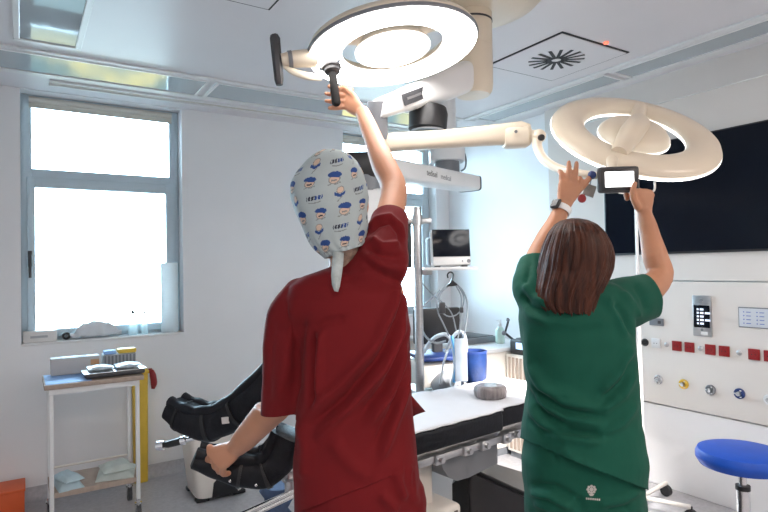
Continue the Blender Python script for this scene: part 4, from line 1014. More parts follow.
def hand(mb, Wp, K, s, n, f, curls, spread=.05, thumb=None, sc=1., lens=(.070, .078, .073, .058)):
    Wp, K, s, n, f = V(Wp), V(K), V(s).normalized(), V(n).normalized(), V(f).normalized()
    n = (n - f * n.dot(f)).normalized(); s = (s - n * s.dot(n)); s.normalize()
    secs = []
    for k, w_, th in ((0, .024, .019), (.25, .028, .018), (.55, .036, .018), (.85, .041, .0155), (1.0, .040, .013), (1.08, .034, .009)):
        secs.append((Wp + (K - Wp) * k, s * w_ * sc, n * th * sc))
    mb.loft(secs, 24, 2.5)
    for i, off in enumerate((.0325, .0112, -.0105, -.0315)):
        b0 = K + s * off * sc - n * .001; d = rot_about(f, n, spread * (1.5 - i) * (-1 if s.cross(f).dot(n) > 0 else 1) * -1); ax = d.cross(-n).normalized(); L = lens[i] * sc; c = curls[i]
        if not hasattr(c, '__len__'): c = (c * .8, c, c * .7)
        pts = [b0 - d * .012]; p = b0; rr = [.0098]
        for seg, cu in zip((.46, .30, .24), c):
            d = rot_about(d, ax, cu); p = p + d * L * seg; pts.append(p); rr.append((.0093, .0086, .0074)[len(pts) - 2])
        mb.limb(pts, [r * sc for r in rr], 12, 4)
    if thumb: mb.limb([V(q) for q in thumb], [.0135 * sc, .0115 * sc, .010 * sc, .0082 * sc][:len(thumb)] if len(thumb) < 5 else [.012] * len(thumb), 12, 4)
def face(mb, c, fwd, up, r):
    """nose, brows, chin, lips, cheeks and ears on a head ball"""
    fwd, up = V(fwd).normalized(), V(up).normalized(); sd = fwd.cross(up)
    mb.limb([c + fwd * r * .98 + up * r * .10, c + fwd * r * 1.18 - up * r * .18, c + fwd * r * 1.15 - up * r * .24], [.009, .013, .013], 10, 3)
    mb.ball(c + fwd * r * .78 - up * r * .95, (.030, .030, .028), None, 10)
    mb.limb([c + fwd * r * .98 - up * r * .52 - sd * .022, c + fwd * r * 1.07 - up * r * .52, c + fwd * r * .98 - up * r * .52 + sd * .022], [.006, .009, .006], 10, 3)
    mb.limb([c + fwd * r * .90 + up * r * .16 - sd * .045, c + fwd * r * 1.0 + up * r * .18, c + fwd * r * .90 + up * r * .16 + sd * .045], [.009, .011, .009], 10, 3)
    for q in (-1, 1):
        mb.ball(c + fwd * r * .70 - up * r * .25 + sd * q * .042, .030, None, 8)
        mb.ball(c + sd * q * r * .82 - up * r * .10 - fwd * r * .05, (.014, .022, .032), Matrix((sd, fwd, up)).transposed(), 8)
def eyes(t, c, fwd, up, r):
    fwd, up = V(fwd).normalized(), V(up).normalized(); sd = fwd.cross(up)
    for q in (-1, 1):
        p = c + fwd * r * .90 + up * r * .02 + sd * q * .031
        e_ = MB().ball(p, .0125, None, 10).build('eye', M_EYE, t); MB().ball(p + fwd * .008, .0062, None, 8).build('iris', M_IRIS, e_)
M_EYE = mat('eye_white', (.82, .80, .78), .2, var=.02); M_IRIS = mat('iris_brown', (.06, .03, .015), .2, var=.1)
def skin_mat(name, col):
    m_ = mat(name, col, .48, var=.07, vscale=9, bump=.08, bscale=140, spec=.4)
    b = m_.node_tree.nodes['Principled BSDF']; b.inputs['Subsurface Weight'].default_value = .12; b.inputs['Subsurface Radius'].default_value = (.012, .004, .002); b.inputs['Subsurface Scale'].default_value = .6
    return m_
M_SKIN1 = skin_mat('skin_fair', (.54, .262, .158)); M_SKIN2 = skin_mat('skin_warm', (.47, .225, .130))
def cloth_mat(name, col): return mat(name, col, .78, var=.07, vscale=5, bump=.12, bscale=420, spec=.15, sheen=.03)
M_REDC = cloth_mat('dark_red_scrub_cloth', (.150, .0085, .011)); M_GRNC = cloth_mat('green_scrub_cloth', (.008, .078, .051))
def project(bvh, x, y, off=.0012):
    k = ray(x, y); h = bvh.ray_cast(EYE, k.normalized()); return (h[0] - k.normalized() * off) if h[0] is not None else None
def decal(name, polys, body_obj, m_, off=.0012):
    """small print that follows the cloth: polygons given as points on the cloth"""
    me = body_obj.data; mw = wloc(body_obj); b = bmesh.new(); b.from_mesh(me); bmesh.ops.translate(b, verts=b.verts[:], vec=mw); bv = BVHTree.FromBMesh(b)
    mb = MB()
    for poly in polys:
        pts = [project(bv, x, y, off) for x, y in poly]
        if any(p is None for p in pts): continue
        mb.bm.faces.new([mb.bm.verts.new(p) for p in pts])
    b.free(); return mb.build(name, m_, body_obj, smooth=False)

# ------------------------------------------------------------------ person in dark red
dr = 1.55
foot_c = at(358, 480, dr); foot_c.z = 0
PR = thing('person', foot_c, 'person in dark red scrubs and patterned cap, right arm raised to the lit lamp', 'person')
hc = at(334, 203, 1.53); hup = (UP + RT * -.12 - FW * .22).normalized(); hfw = (FW + UP * .3).normalized()
b = MB()
b.ball(hc + UP * .02, (.078, .094, .112), Matrix((RT, FW, UP)).transposed(), 18)
face(b, hc + FW * .0, hfw, hup, .096)
b.limb([at(349, 282, 1.56), at(348, 258, 1.555), at(342, 232, 1.545)], [.062, .053, .056], 20)
rowsR = [(300, 402, 284, .085), (292, 406, 302, .10), (300, 408, 330, .108), (304, 409, 370, .105), (300, 412, 420, .105), (301, 415, 470, .115), (304, 418, 505, .118)]
b.loft([row(a_, c_, y_, dr, t_) for a_, c_, y_, t_ in rowsR], 28, 2.3)
LS, LE, LW = at(297, 308, 1.545), at(282, 398, 1.578), at(238, 446, 1.735)
b.limb([LS, LS + (LE - LS) * .5, LE, LE + (LW - LE) * .35, LE + (LW - LE) * .75, LW], [.045, .044, .042, .043, .038, .030], 20, 4)
hand(b, LW, at(216, 459, 1.765), -RT * .85 + UP * .35, -FW * .7 + UP * .5 - RT * .2, -UP * .85 - RT * .25 + FW * .35, ((.25, .35, .3), (.2, .4, .35), (.2, .45, .4), (.25, .5, .4)), .08,
     [at(226, 450, 1.77), at(211, 457, 1.81), at(206, 466, 1.84), at(208, 473, 1.85)], 1.15)
dh = (he - EYE).dot(FW)
RS, RE, RW = at(381, 262, 1.56), at(394, 190, 1.76), at(363, 113, dh - .005)
b.limb([RS, RS + (RE - RS) * .5, RE, RE + (RW - RE) * .3, RE + (RW - RE) * .7, RW], [.046, .043, .0405, .0400, .031, .0245], 20, 4)
hand(b, RW, at(346.5, 98.5, dh + .034), UP * .95 + RT * .15, FW + RT * .25, -RT + FW * .05, ((.05, .25, .35), (.05, .25, .3), (.05, .22, .3), (.05, .2, .25)), -.07,
     [at(359, 107, dh + .01), at(354, 97, dh + .012), at(348, 90.5, dh + .02), at(343, 87, dh + .03)], .98)
hipz = .93
for xq in (333, 388):
    hp = at(xq, 487, dr); an = V((hp.x, hp.y, .10)); kn = V((hp.x, hp.y, .50)) + F0 * .02
    b.limb([hp, hp + (kn - hp) * .5, kn, kn + (an - kn) * .35, an], [.088, .075, .056, .055, .038], 20, 4)
    b.limb([an + V((0, 0, -.045)) - F0 * .02, an + F0 * .13 + V((0, 0, -.065))], [.038, .028], 14, 4)
me = remesh(b, .0042, 5)
body = finish(me, 'body', M_SKIN1, PR); eyes(PR, hc, hfw, hup, .096)
# top
b = MB()
rows = [(333, 364, 265, .060, 1.555), (320, 377, 270, .074, 1.553), (304, 391, 276, .092, 1.55), (290, 400, 285, .106, 1.55), (285, 406, 298, .118, 1.55), (292, 408.5, 318, .124, 1.55), (297, 410, 345, .126, 1.55), (298, 411, 375, .122, 1.55), (296, 412.5, 405, .122, 1.55), (294, 415, 435, .128, 1.55), (294, 418, 465, .134, 1.55), (295, 421, 500, .138, 1.55), (296, 423, 540, .14, 1.55)]
b.loft([row(a_, c_, y_, d_, t_) for a_, c_, y_, t_, d_ in rows], 40, 2.35)
b.limb([at(300, 296, 1.545), at(289, 318, 1.545), at(287, 350, 1.555), at(285.5, 390, 1.565), at(281, 425, 1.575)], [.050, .062, .0675, .0665, .058], 26, 5)
b.limb([at(360, 292, 1.53), at(379, 264, 1.53), at(386, 240, 1.57), at(389.5, 222, 1.62), at(391, 205, 1.70)], [.088, .078, .060, .054, .050], 26, 5)
me = remesh(b, .0055, 6)
dR = (at(391, 205, 1.70) - at(386, 240, 1.57)).normalized()
cut(me, at(388, 219.5, 1.625), (dR + RT * -.12).normalized(), at(390, 212, 1.66), .125)
cut(me, at(280, 411, 1.57), -UP - RT * -.12, at(280, 424, 1.575), .095)
hA, hB, hC = at(297, 513, 1.42), at(385, 479, 1.42), at(385, 479, 1.68)
pn = (hB - hA).cross(hC - hA).normalized(); pn = pn if pn.z < 0 else -pn
cut(me, hA, pn, at(358, 512, 1.55), .30)
folds(me, [
    ([(405, 252), (396, 300), (375, 345), (340, 385), (305, 415)], 5, .011), ([(408, 285), (402, 330), (385, 368), (352, 405), (318, 436)], 4.5, .012), ([(410, 315), (405, 352), (390, 395), (366, 428)], 4.5, .011),
    ([(411, 350), (405, 392), (392, 430), (380, 462)], 4.5, .010), ([(404, 270), (399, 318), (380, 357), (346, 396), (312, 425)], 3.5, -.010), ([(409, 300), (403, 342), (387, 383), (358, 418)], 3.5, -.010), ([(410, 332), (406, 370), (392, 412), (374, 446)], 3.5, -.009),
    ([(314, 332), (313, 365), (311, 408)], 3.5, -.012), ([(322, 330), (318, 362), (316, 398)], 5, .008), ([(314, 330), (326, 322), (345, 318)], 4, -.006),
    ([(296, 300), (291, 330), (284, 372), (276, 405)], 6, .007), ([(303, 318), (299, 350), (296, 398)], 5, -.007), ([(274, 318), (270, 355), (268, 400)], 5, -.004),
    ([(366, 230), (376, 219), (390, 216), (401, 226), (405, 246)], 2.2, .006), ([(368, 235), (378, 225), (390, 222), (399, 232), (402, 250)], 2.2, -.006), ([(372, 238), (382, 246), (400, 244)], 3, .008), ([(368, 246), (380, 255), (402, 256)], 3, -.007), ([(364, 254), (382, 266), (404, 270)], 3.5, .007), ([(366, 262), (386, 276), (405, 284)], 3, -.006),
    ([(300, 420), (306, 450), (304, 480)], 6, .008), ([(330, 440), (350, 465), (372, 478)], 7, .006), ([(318, 270), (340, 279), (372, 272)], 4, .004)],
    nz=((7, .004, (1, 1, .6)), (20, .0012, (1, 1, 1))))
laplace(me, 1)
top = finish(me, 'scrub_top', M_REDC, PR, .003)
# trousers
b = MB()
b.loft([row(a_, c_, y_, dr, t_) for a_, c_, y_, t_ in ((306, 408, 425, .105), (302, 413, 440, .115), (300, 417, 455, .123), (299, 419, 478, .128), (300, 419.5, 505, .128), (302, 419.5, 535, .122), (306, 416, 562, .10))], 36, 2.5)
for xq in (331, 390):
    hp = at(xq, 500, dr); an = V((hp.x, hp.y, .055)); kn = V((hp.x, hp.y, .50)) + F0 * .02
    b.limb([hp, hp + (kn - hp) * .5, kn, an], [.098, .094, .082, .088], 24, 5)
me = remesh(b, .0065, 5)
cut(me, V((0, 0, .06)), (0, 0, -1))
folds(me, [([(395, 470), (405, 500)], 4, .010), ([(410, 465), (416, 505)], 4, .006), ([(380, 492), (398, 512)], 5, .008), ([(402, 448), (402, 478)], 2, .004), ([(412, 470), (413, 490)], 1.5, -.004)], nz=((9, .005, (1, 1, .5)), (24, .0012, (1, 1, 1))))
tr = finish(me, 'scrub_trousers', M_REDC, PR, .003)
# loose shirt corner that sticks out at the hip
b = MB(); b.bm.faces.new([b.bm.verts.new(p) for p in (at(406, 389, 1.56), at(425.5, 411.5, 1.60), at(417, 414.5, 1.59), at(408, 419, 1.55))]); o = b.build('shirt_corner', M_REDC, top); md = o.modifiers.new('s', 'SOLIDIFY'); md.thickness = .006
M_EMB = mat('white_embroidery', (.46, .44, .41), .7, var=.08, vscale=80)
def tuck(body_o, garments, ztop, margin=.006):
    """keep the body just under its clothes"""
    for g_ in garments:
        bm = bmesh.new(); bm.from_mesh(g_.data); bm.normal_update(); bv = BVHTree.FromBMesh(bm)
        edge = [any(e_.is_boundary for e_ in f.edges) for f in bm.faces]
        zl = ztop - wloc(body_o).z
        for v in body_o.data.vertices:
            if v.co.z > zl: continue
            h = bv.find_nearest(v.co, .045)
            if h[0] is None or edge[h[2]]: continue
            s = (v.co - h[0]).dot(h[1])
            if s > -margin: v.co = h[0] - h[1] * margin
        bm.free()
    laplace(body_o.data, 1)
tuck(body, [top, tr], at(348, 300, dr).z)
decal('embroidered_mark', [[(416, 449), (418, 449), (418.3, 456), (416.3, 456)], [(416.3, 457), (418.3, 457), (418, 461), (416.5, 461)]], tr, M_EMB)
for xq in (333, 388):
    hp = at(xq, 487, dr); q = V((hp.x, hp.y, 0))
    b = MB(); b.loft([(q + F0 * k + V((0, 0, h_ * .5 + .003)), R0 * w_, Z * h_ * .5) for k, w_, h_ in ((-.075, .020, .05), (-.065, .036, .075), (-.02, .043, .085), (.04, .046, .085), (.10, .048, .07), (.15, .042, .055), (.175, .022, .035))], 24, 3)
    b.build('clog', M_WHITE, PR)

# cap: one dense shell with a printed pattern (navy hoods on cream discs, grey squiggles, dark strokes)
crow = [(150.5, 328, 336, .012), (152, 320, 344, .040), (156, 313, 351, .064), (163, 305, 358, .086), (173, 297.5, 363, .100), (185, 291.5, 366.5, .108), (198, 290.5, 368, .110), (212, 295, 368, .108), (224, 301, 367.5, .102), (235, 306, 366.8, .094), (243, 311, 366, .086), (248, 316, 366, .086), (252, 322, 366, .085), (254.5, 325, 365, .084)]
NU, NV = 330, 190
ys = np.array([r[0] for r in crow]); fine = np.linspace(0, 1, NV)
def interp_rows(rows_, k):
    r = np.array(rows_); s = np.linspace(0, 1, len(r)); arc = np.concatenate([[0], np.cumsum(np.hypot(np.diff(r[:, 0]), np.diff(r[:, 2] - r[:, 1]) / 2))]); arc /= arc[-1]
    from_ = [np.interp(k, arc, r[:, i]) for i in range(r.shape[1])]
    return from_
yy, xl, xr, th = interp_rows(crow, fine)
def sm(a, n=5):
    a = np.array(a); p = np.pad(a, n, mode='reflect', reflect_type='odd'); return np.convolve(p, np.ones(2 * n + 1) / (2 * n + 1), 'valid')
xl, xr, th = sm(xl), sm(xr), sm(th)
b = MB(); rings = []; uv = []
for j in range(NV):
    c, hw, hd = row(xl[j], xr[j], yy[j], 1.53, th[j]); rr = []
    for i in range(NU):
        a = 2 * PI * i / NU; ct, stn = math.cos(a), math.sin(a); p = 2.25
        q = c + hw * math.copysign(abs(ct) ** (2 / p), ct) + hd * math.copysign(abs(stn) ** (2 / p), stn)
        gather = .0018 * max(0, (fine[j] - .80) / .2) * math.sin(a * 26 + 2 * math.sin(a * 5)); wr = noise.noise(V(q) * 16) * .004 + noise.noise(V(q) * 38) * .0012
        dirn = (hw * ct + hd * stn).normalized(); lift = max(0, (fine[j] - .72) / .28) ** 1.3 * (ct * .5 + .18) * .036
        rr.append(b.bm.verts.new(q + dirn * (gather + wr) + UP * lift))
    rings.append(rr)
b.bm.verts.index_update(); b.ring_faces(rings)
M_CAPB = mat('cap_cloth', (.40, .465, .475), .85, var=.03, vscale=30, bump=.1, bscale=300); M_CAPN = mat('cap_navy', (.020, .065, .24), .85, var=.1); M_CAPP = mat('cap_cream', (.60, .45, .35), .85, var=.05); M_CAPG = mat('cap_grey_line', (.22, .23, .23), .85, var=.1); M_CAPK = mat('cap_dark', (.025, .03, .05), .85, var=.1)
cells = []
rc = random.Random(3)
def motif(px_, py_):
    """printed repeat in a slanted grid; units are about 14 x 13 cells on the cloth"""
    sx_, sy_ = px_ + py_ * .10, py_ - (px_ - 330) * -.22
    r = math.floor(sy_ / 14.5); v = sy_ - (r + .5) * 14.5; o_ = 9.5 * (r % 2) + 4 * (r % 3)
    q = math.floor((sx_ + o_) / 19.0); u = sx_ + o_ - (q + .5) * 19.0
    kind = (q * 2 + r * 3) % 4
    if kind in (0, 2):
        s_ = 1.0 if kind == 0 else .85; u, v = u / s_, v / s_
        if (u / 5.6) ** 2 + ((v + 2.6 - .12 * u) / 3.0) ** 2 < 1 and v < -.6 + .25 * u: return 1
        if (u / 4.6) ** 2 + ((v - 1.2) / 4.0) ** 2 < 1:
            e_ = (u / 4.6) ** 2 + ((v - 1.2) / 4.0) ** 2
            if e_ > .72: return 3
            if abs(v - 2.2) < .7 and abs(u) < 2.2: return 3 if kind == 0 else 4
            return 2
        if abs(v - 5.2 - .5 * math.sin(u)) < .5 and abs(u) < 5: return 3
    elif kind == 1:
        if (u / 3.2) ** 2 + ((v + 3.0) / 3.2) ** 2 < 1: return 3 if (u / 3.2) ** 2 + ((v + 3) / 3.2) ** 2 > .66 else 2
        if abs(v - 2 - abs(u) * -.55) < 1.3 and abs(u) < 4.2: return 1
        if abs(u - 1.6 * math.sin(v * .6)) < .55 and 2 < v < 7: return 3
    else:
        if abs(v - .2 * math.sin(u * 2)) < 1.7 and -6.5 < u < 6 and (u % 2.6) < 1.9: return 4 if u < .5 else 1
        if abs(v - 4.4 + .10 * u * u * .3) < .45 and abs(u) < 5: return 3
    return 0
b.bm.faces.ensure_lookup_table()
capR = .2
for f in b.bm.faces:
    if len(f.verts) > 4: continue
    cc = f.calc_center_median(); rel = cc - hc; x_, y_, z_ = pix(cc)
    ang = math.atan2(rel.dot(RT), -rel.dot(FW)); wx = 330 + ang * 38 + (0 if abs(ang) < 1.6 else 7)
    k = motif(330 + (wx - 330) / 1.14, 200 + (y_ - 200) / 1.14)
    f.material_index = k
o = b.build('patterned_cap', [M_CAPB, M_CAPN, M_CAPP, M_CAPG, M_CAPK], PR, angle=180)
b = MB(); tie = [(333.5, 252, 343.5, 253, 1.445), (332.5, 262, 343, 264, 1.432), (331.5, 276, 341, 278, 1.424), (332.5, 285, 339.5, 286.5, 1.418), (335, 291, 337.5, 292, 1.416)]
rg = [(b.bm.verts.new(at(x0, y0, d_)), b.bm.verts.new(at((x0 + x1_) / 2, (y0 + y1_) / 2, d_ - .004)), b.bm.verts.new(at(x1_, y1_, d_))) for x0, y0, x1_, y1_, d_ in tie]
for p_, q_ in zip(rg[:-1], rg[1:]):
    for k in (0, 1): b.bm.faces.new((p_[k], p_[k + 1], q_[k + 1], q_[k]))
o = b.build('cap_tie', mat('cap_tie_cloth', (.44, .50, .50), .85, var=.15, vscale=60), PR); md = o.modifiers.new('s', 'SOLIDIFY'); md.thickness = .003
b = MB(); b.loft([row(a_, c_, y_, d_, t_) for a_, c_, y_, d_, t_ in ((328, 358, 232, 1.54, .070), (330, 361, 243, 1.54, .074), (331.5, 363, 251, 1.542, .074), (333, 362.5, 258, 1.545, .069), (336, 360, 265, 1.55, .066), (341, 355, 271, 1.552, .062))], 48, 2.2)
me = remesh(b, .005, 3); folds(me, [], nz=((60, .0015, (1, 1, .5)),))
finish(me, 'nape_hair', mat('greying_hair', (.30, .20, .15), .7, var=.45, vscale=60, bump=.6, bscale=160), PR)

# ------------------------------------------------------------------ person in green
dg = 1.65
fc_ = at(582, 480, dg); fc_.z = 0
PG = thing('person', fc_, 'person with shoulder-length brown hair in green scrubs, both arms raised to the lamp screen', 'person')
hg = at(575, 258, 1.64); hfw = (FW + UP * .30).normalized(); hup = (UP - FW * .3).normalized()
b = MB(); b.ball(hg, (.073, .088, .108), Matrix((RT, FW, UP)).transposed(), 18); face(b, hg, hfw, hup, .090)
b.limb([at(577, 312, 1.655), at(577, 292, 1.655), at(576, 270, 1.65)], [.052, .045, .048], 18)
b.loft([row(a_, c_, y_, dg, t_) for a_, c_, y_, t_ in ((535, 622, 292, .075), (528, 630, 310, .09), (530, 629, 345, .098), (533, 629, 385, .092), (530, 634, 425, .10), (527, 637, 465, .115), (530, 637, 505, .118))], 28, 2.3)
GLE, GLW = at(536, 262, 1.80), at(563.5, 206, 1.86)
b.limb([at(545, 304, 1.66), at(538, 282, 1.74), GLE, GLE + (GLW - GLE) * .35, GLE + (GLW - GLE) * .75, GLW], [.048, .044, .037, .037, .028, .0225], 20, 4)
hand(b, GLW, at(571, 184, 1.87), RT * .95 - UP * .3, -FW, UP + RT * .12, ((.5, .9, .6), (.05, .10, .1), (.06, .12, .12), (.35, .6, .5)), -.055,
     [at(572, 195, 1.875), at(582, 187, 1.885), at(587, 181, 1.885), at(590, 177, 1.885)], .98)
GRE, GRW = at(660, 277, 1.79), at(644.5, 213, 1.86)
b.limb([at(617, 306, 1.66), at(640, 295, 1.73), GRE, GRE + (GRW - GRE) * .3, GRE + (GRW - GRE) * .7, GRW], [.050, .048, .0385, .0385, .030, .0225], 20, 4)
hand(b, GRW, at(642, 191, 1.862), -RT + UP * .05, -FW + RT * .15, UP * .9 - RT * .15 + FW * .3, ((1.0, 1.2, .8), (1.0, 1.25, .9), (1.0, 1.25, .9), (1.0, 1.2, .9)), .03,
     [at(638, 207, 1.85), at(633.5, 198, 1.845), at(633, 190, 1.843), at(635, 183.5, 1.842)], .95)
for xq in (556, 610):
    hp = at(xq, 487, dg); an = V((hp.x, hp.y, .09)); kn = V((hp.x, hp.y, .46)) + F0 * .02
    b.limb([hp, hp + (kn - hp) * .5, kn, kn + (an - kn) * .35, an], [.088, .075, .054, .054, .036], 20, 4)
    b.limb([an + V((0, 0, -.04)) - F0 * .02, an + F0 * .12 + V((0, 0, -.057))], [.035, .026], 14, 4)
me = remesh(b, .0042, 5); gbody = finish(me, 'body', M_SKIN2, PG); eyes(PG, hg, hfw, hup, .090)
# tunic
b = MB()
rows = [(557, 600, 279, .055), (541, 616, 285, .080), (527, 628, 294, .096), (520.5, 632, 306, .106), (520, 632, 322, .112), (522, 632, 340, .117), (525, 634, 362, .116), (527, 635.5, 386, .114), (525.5, 637, 408, .118), (523, 640, 428, .132), (521, 642, 450, .146), (521, 642, 475, .154), (521, 642.5, 510, .156)]
b.loft([row(a_, c_, y_, dg, t_) for a_, c_, y_, t_ in rows], 40, 2.35)
b.limb([at(546, 308, 1.65), at(533, 290, 1.68), at(533.5, 274, 1.74), at(536, 258, 1.80), at(540, 246, 1.84)], [.070, .060, .054, .050, .048], 26, 5)
b.limb([at(600, 312, 1.65), at(622, 304, 1.68), at(641, 298, 1.72), at(656, 292, 1.765), at(668, 285, 1.81)], [.082, .076, .070, .064, .058], 26, 5)
me = remesh(b, .0055, 6)
cut(me, at(535, 259.5, 1.79), UP * .9 + FW * .35, at(539, 246, 1.83), .16)
cut(me, at(650, 292.5, 1.72), RT * .95 - UP * -.22 + FW * .12, at(668, 285, 1.79), .26)
hA, hB, hC = at(525, 441, 1.52), at(633, 484, 1.52), at(633, 482, 1.78)
pn = (hB - hA).cross(hC - hA).normalized(); pn = pn if pn.z < 0 else -pn
cut(me, hA, pn, at(582, 492, dg), .33)
folds(me, [
    ([(524, 330), (530, 365), (548, 388), (580, 398)], 5, .008), ([(525, 350), (536, 382), (562, 402), (600, 408)], 5, .009), ([(527, 372), (540, 402), (566, 418), (602, 424)], 4.5, .010), ([(524, 398), (540, 424), (566, 438), (600, 442)], 4.5, .010), ([(523, 416), (545, 432), (572, 432), (610, 436)], 4, -.010), ([(526, 362), (538, 392), (564, 410), (600, 416)], 3.5, -.009), ([(526, 385), (545, 414), (572, 428)], 3.5, -.009),
    ([(632, 345), (620, 372), (600, 392)], 5, .008), ([(634, 370), (622, 396), (600, 412)], 5, .008), ([(634, 358), (621, 384), (602, 402)], 4, -.007), ([(637, 400), (622, 424), (596, 438)], 5, .007), ([(560, 445), (575, 462), (600, 472)], 6, .006),
    ([(614, 302), (625, 318), (632, 334)], 4, -.010), ([(606, 296), (618, 312), (627, 338)], 5, .007), ([(622, 290), (634, 304), (640, 318)], 3.5, .006), ([(634, 284), (644, 298), (648, 312)], 3.5, -.005),
    ([(524, 284), (532, 296), (546, 304)], 3.5, .008), ([(521, 294), (531, 306), (548, 314)], 3.5, -.009), ([(519, 304), (530, 316), (550, 324)], 4, .007), ([(540, 318), (575, 324), (612, 320)], 6, .004), ([(530, 262), (528, 274), (524, 284)], 3, -.006)],
    nz=((7, .004, (1, 1, .8)), (11, .0045, (.5, .5, 1.7)), (22, .0012, (1, 1, 1))))
laplace(me, 1)
gtop = finish(me, 'scrub_tunic', M_GRNC, PG, .003)
b = MB(); b.bm.faces.new([b.bm.verts.new(p) for p in (at(633, 446, 1.62), at(641, 455, 1.66), at(647, 480, 1.68), at(640, 482, 1.64))]); o = b.build('side_vent_flap', M_GRNC, gtop); md = o.modifiers.new('s', 'SOLIDIFY'); md.thickness = .005
# trousers
b = MB()
b.loft([row(a_, c_, y_, dg, t_) for a_, c_, y_, t_ in ((533, 630, 405, .098), (529, 635, 425, .112), (526, 637, 442, .118), (523, 639, 460, .126), (524, 640, 480, .131), (528, 640, 505, .132), (532, 640, 532, .125), (538, 634, 560, .10))], 36, 2.5)
for xq in (557, 612):
    hp = at(xq, 500, dg); an = V((hp.x, hp.y, .05)); kn = V((hp.x, hp.y, .46)) + F0 * .02
    b.limb([hp, hp + (kn - hp) * .5, kn, an], [.094, .088, .076, .082], 24, 5)
me = remesh(b, .0065, 5); cut(me, V((0, 0, .055)), (0, 0, -1))
folds(me, [([(528, 492), (550, 496), (572, 508)], 3.5, .010), ([(530, 485), (555, 487), (576, 498)], 3, -.008), ([(578, 498), (584, 512)], 4.5, -.006), ([(596, 505), (622, 500), (640, 490)], 4, .006), ([(606, 512), (630, 507)], 3, -.006), ([(534, 503), (556, 510)], 3, .008), ([(550, 440), (556, 462)], 3, -.004)], nz=((9, .004, (1, 1, .6)), (24, .0012, (1, 1, 1))))
gtr = finish(me, 'scrub_trousers', M_GRNC, PG, .003)
tuck(gbody, [gtop, gtr], at(580, 318, dg).z)
polys = []
for k in range(8):                            # small woven crest: eight rounded lobes round a centre, bar of letters below
    a = k * PI / 4; cx_, cy_ = 591.5 + 3.7 * math.cos(a), 489.5 + 3.3 * math.sin(a)
    polys.append([(cx_ + 1.55 * math.cos(q * PI / 3), cy_ + 1.5 * math.sin(q * PI / 3)) for q in range(6)])
polys.append([(591.5 + 2.1 * math.cos(q * PI / 4), 489.5 + 2 * math.sin(q * PI / 4)) for q in range(8)])
polys.append([(588.5, 493.5), (594.5, 493.7), (593, 496), (590, 496)])
for k in range(7): polys.append([(586 + k * 2.1, 497.6 + k * .18), (587.5 + k * 2.1, 497.7 + k * .18), (587.5 + k * 2.1, 499.6 + k * .18), (586 + k * 2.1, 499.5 + k * .18)])
decal('embroidered_crest', polys, gtr, M_EMB)
for xq in (556, 610):
    hp = at(xq, 487, dg); q = V((hp.x, hp.y, 0))
    b = MB(); b.loft([(q + F0 * k + V((0, 0, h_ * .5 + .003)), R0 * w_, Z * h_ * .5) for k, w_, h_ in ((-.07, .018, .05), (-.06, .034, .07), (-.02, .040, .08), (.04, .043, .08), (.09, .045, .065), (.14, .038, .05), (.16, .02, .032))], 24, 3)
    b.build('clog', M_WHITE, PG)
# hair
hrow = [(218.5, 569, 580, .014), (220.5, 561, 587, .042), (225, 555, 595, .070), (233, 549.5, 602, .092), (245, 545, 607.5, .104), (258, 541.5, 610.5, .108), (270, 539.5, 609, .106), (281, 537.5, 604.5, .098), (291, 535.5, 600.5, .086), (300, 536, 598, .074), (307, 540, 596, .064), (312, 546, 594.5, .056)]
NV2, NU2 = 110, 300; fine = np.linspace(0, 1, NV2); yy, xl, xr, th = interp_rows(hrow, fine); xl, xr, th = sm(xl, 3), sm(xr, 3), sm(th, 3)
b = MB(); rings = []
for j in range(NV2):
    dj = 1.635 - .045 * max(0, (fine[j] - .6) / .4)
    c, hw, hd = row(xl[j], xr[j], yy[j], dj, th[j]); rr = []
    for i in range(NU2):
        a = 2 * PI * i / NU2 + .05 * math.sin(fine[j] * 5); ct, stn = math.cos(a), math.sin(a); p = 2.15
        q = c + hw * math.copysign(abs(ct) ** (2 / p), ct) + hd * math.copysign(abs(stn) ** (2 / p), stn)
        am = min(1, fine[j] * 3)
        st_ = (noise.noise(V((math.cos(a) * 9, math.sin(a) * 9, fine[j] * 1.6))) * .0055 + noise.noise(V((math.cos(a) * 26, math.sin(a) * 26, fine[j] * 2.4))) * .0032) * am
        dirn = (hw * ct + hd * stn).normalized()
        z_ = (noise.noise(V((math.cos(a) * 14, math.sin(a) * 14, 3.))) * .016) * max(0, (fine[j] - .82) / .18)
        rr.append(b.bm.verts.new(q + dirn * st_ + UP * z_))
    rings.append(rr)
b.ring_faces(rings)
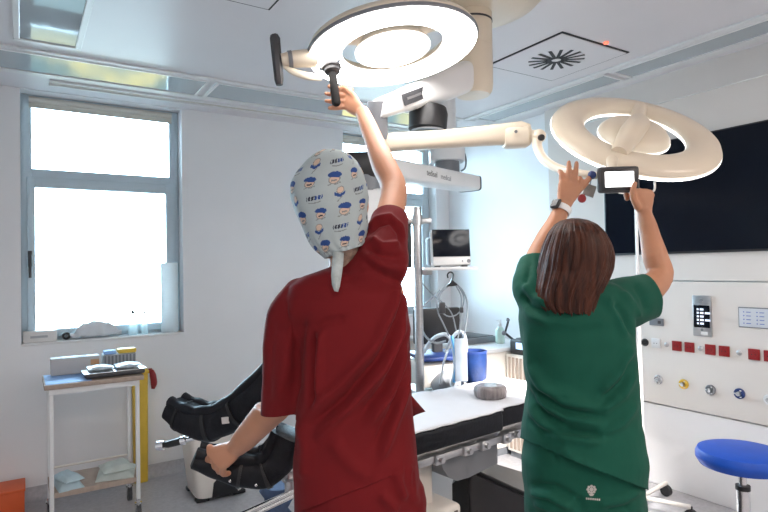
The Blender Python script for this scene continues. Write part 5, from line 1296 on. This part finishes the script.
M_HAIR = mat('brown_hair', (.022, .008, .0055), .42, col2=(.085, .027, .014), vscale=26, stretch=(3, 3, .16), bump=.5, bscale=120, spec=.22)
b.build('hair', M_HAIR, PG, angle=180)
# watch, card and badge
fa = (GLW - GLE).normalized(); wp = GLE + (GLW - GLE) * .93
wu = (-RT - FW * .6); wu = (wu - fa * wu.dot(fa)).normalized()
tw = thing('wrist_watch', wp, 'dark square-faced watch with pale strap on the left wrist of the person in green', 'watch')
ww = fa.cross(wu)
b = MB(); rg = []
for k in range(40):
    a = 2 * PI * k / 40; dd = wu * math.cos(a) + ww * math.sin(a); rg.append([b.bm.verts.new(wp + dd * r_ + fa * h_) for r_, h_ in ((.0275, -.010), (.0305, -.010), (.0305, .010), (.0275, .010))])
b.ring_faces(rg, closed=True); b.build('strap', M_WHITE, tw)
MB().box(wp + wu * .033, (.012, .032, .034), Matrix((wu, ww, fa)).transposed(), .005).build('case', M_BLACK, tw)
MB().box(wp + wu * .0392, (.002, .026, .028), Matrix((wu, ww, fa)).transposed(), .0008, 1).build('face', M_TV, tw)
cr = Matrix((RT, FW, UP)).transposed() @ Matrix.Rotation(.32, 3, 'Y') 
tcd = thing('grey_card', at(589.5, 190.5, 1.90), 'small grey tag hanging beside the raised left hand under the lamp', 'tag')
MB().box(at(589.5, 190.5, 1.90), (.038, .004, .040), cr, .002).build('card', mat('grey_card_stock', (.26, .25, .23), .5, var=.15, vscale=40), tcd)
MB().tube([at(590, 184.5, 1.90), at(591, 180, 1.895), at(592, 175.5, 1.89)], .002, 6).build('cord', M_GREY, tcd)
tbd = thing('red_badge_reel', at(582, 199, 1.87), 'round red reel between the watch and the grey tag', 'badge reel')
MB().lathe([(.001, -.005), (.012, -.005), (.0145, 0), (.012, .005), (.001, .006)], at(582, 198.5, 1.89), -FW, 24).build('reel', M_RED, tbd)
MB().tube([at(582, 197, 1.892), at(585, 194, 1.9), at(587, 192, 1.903)], .0018, 6).build('cord', M_RED, tbd)
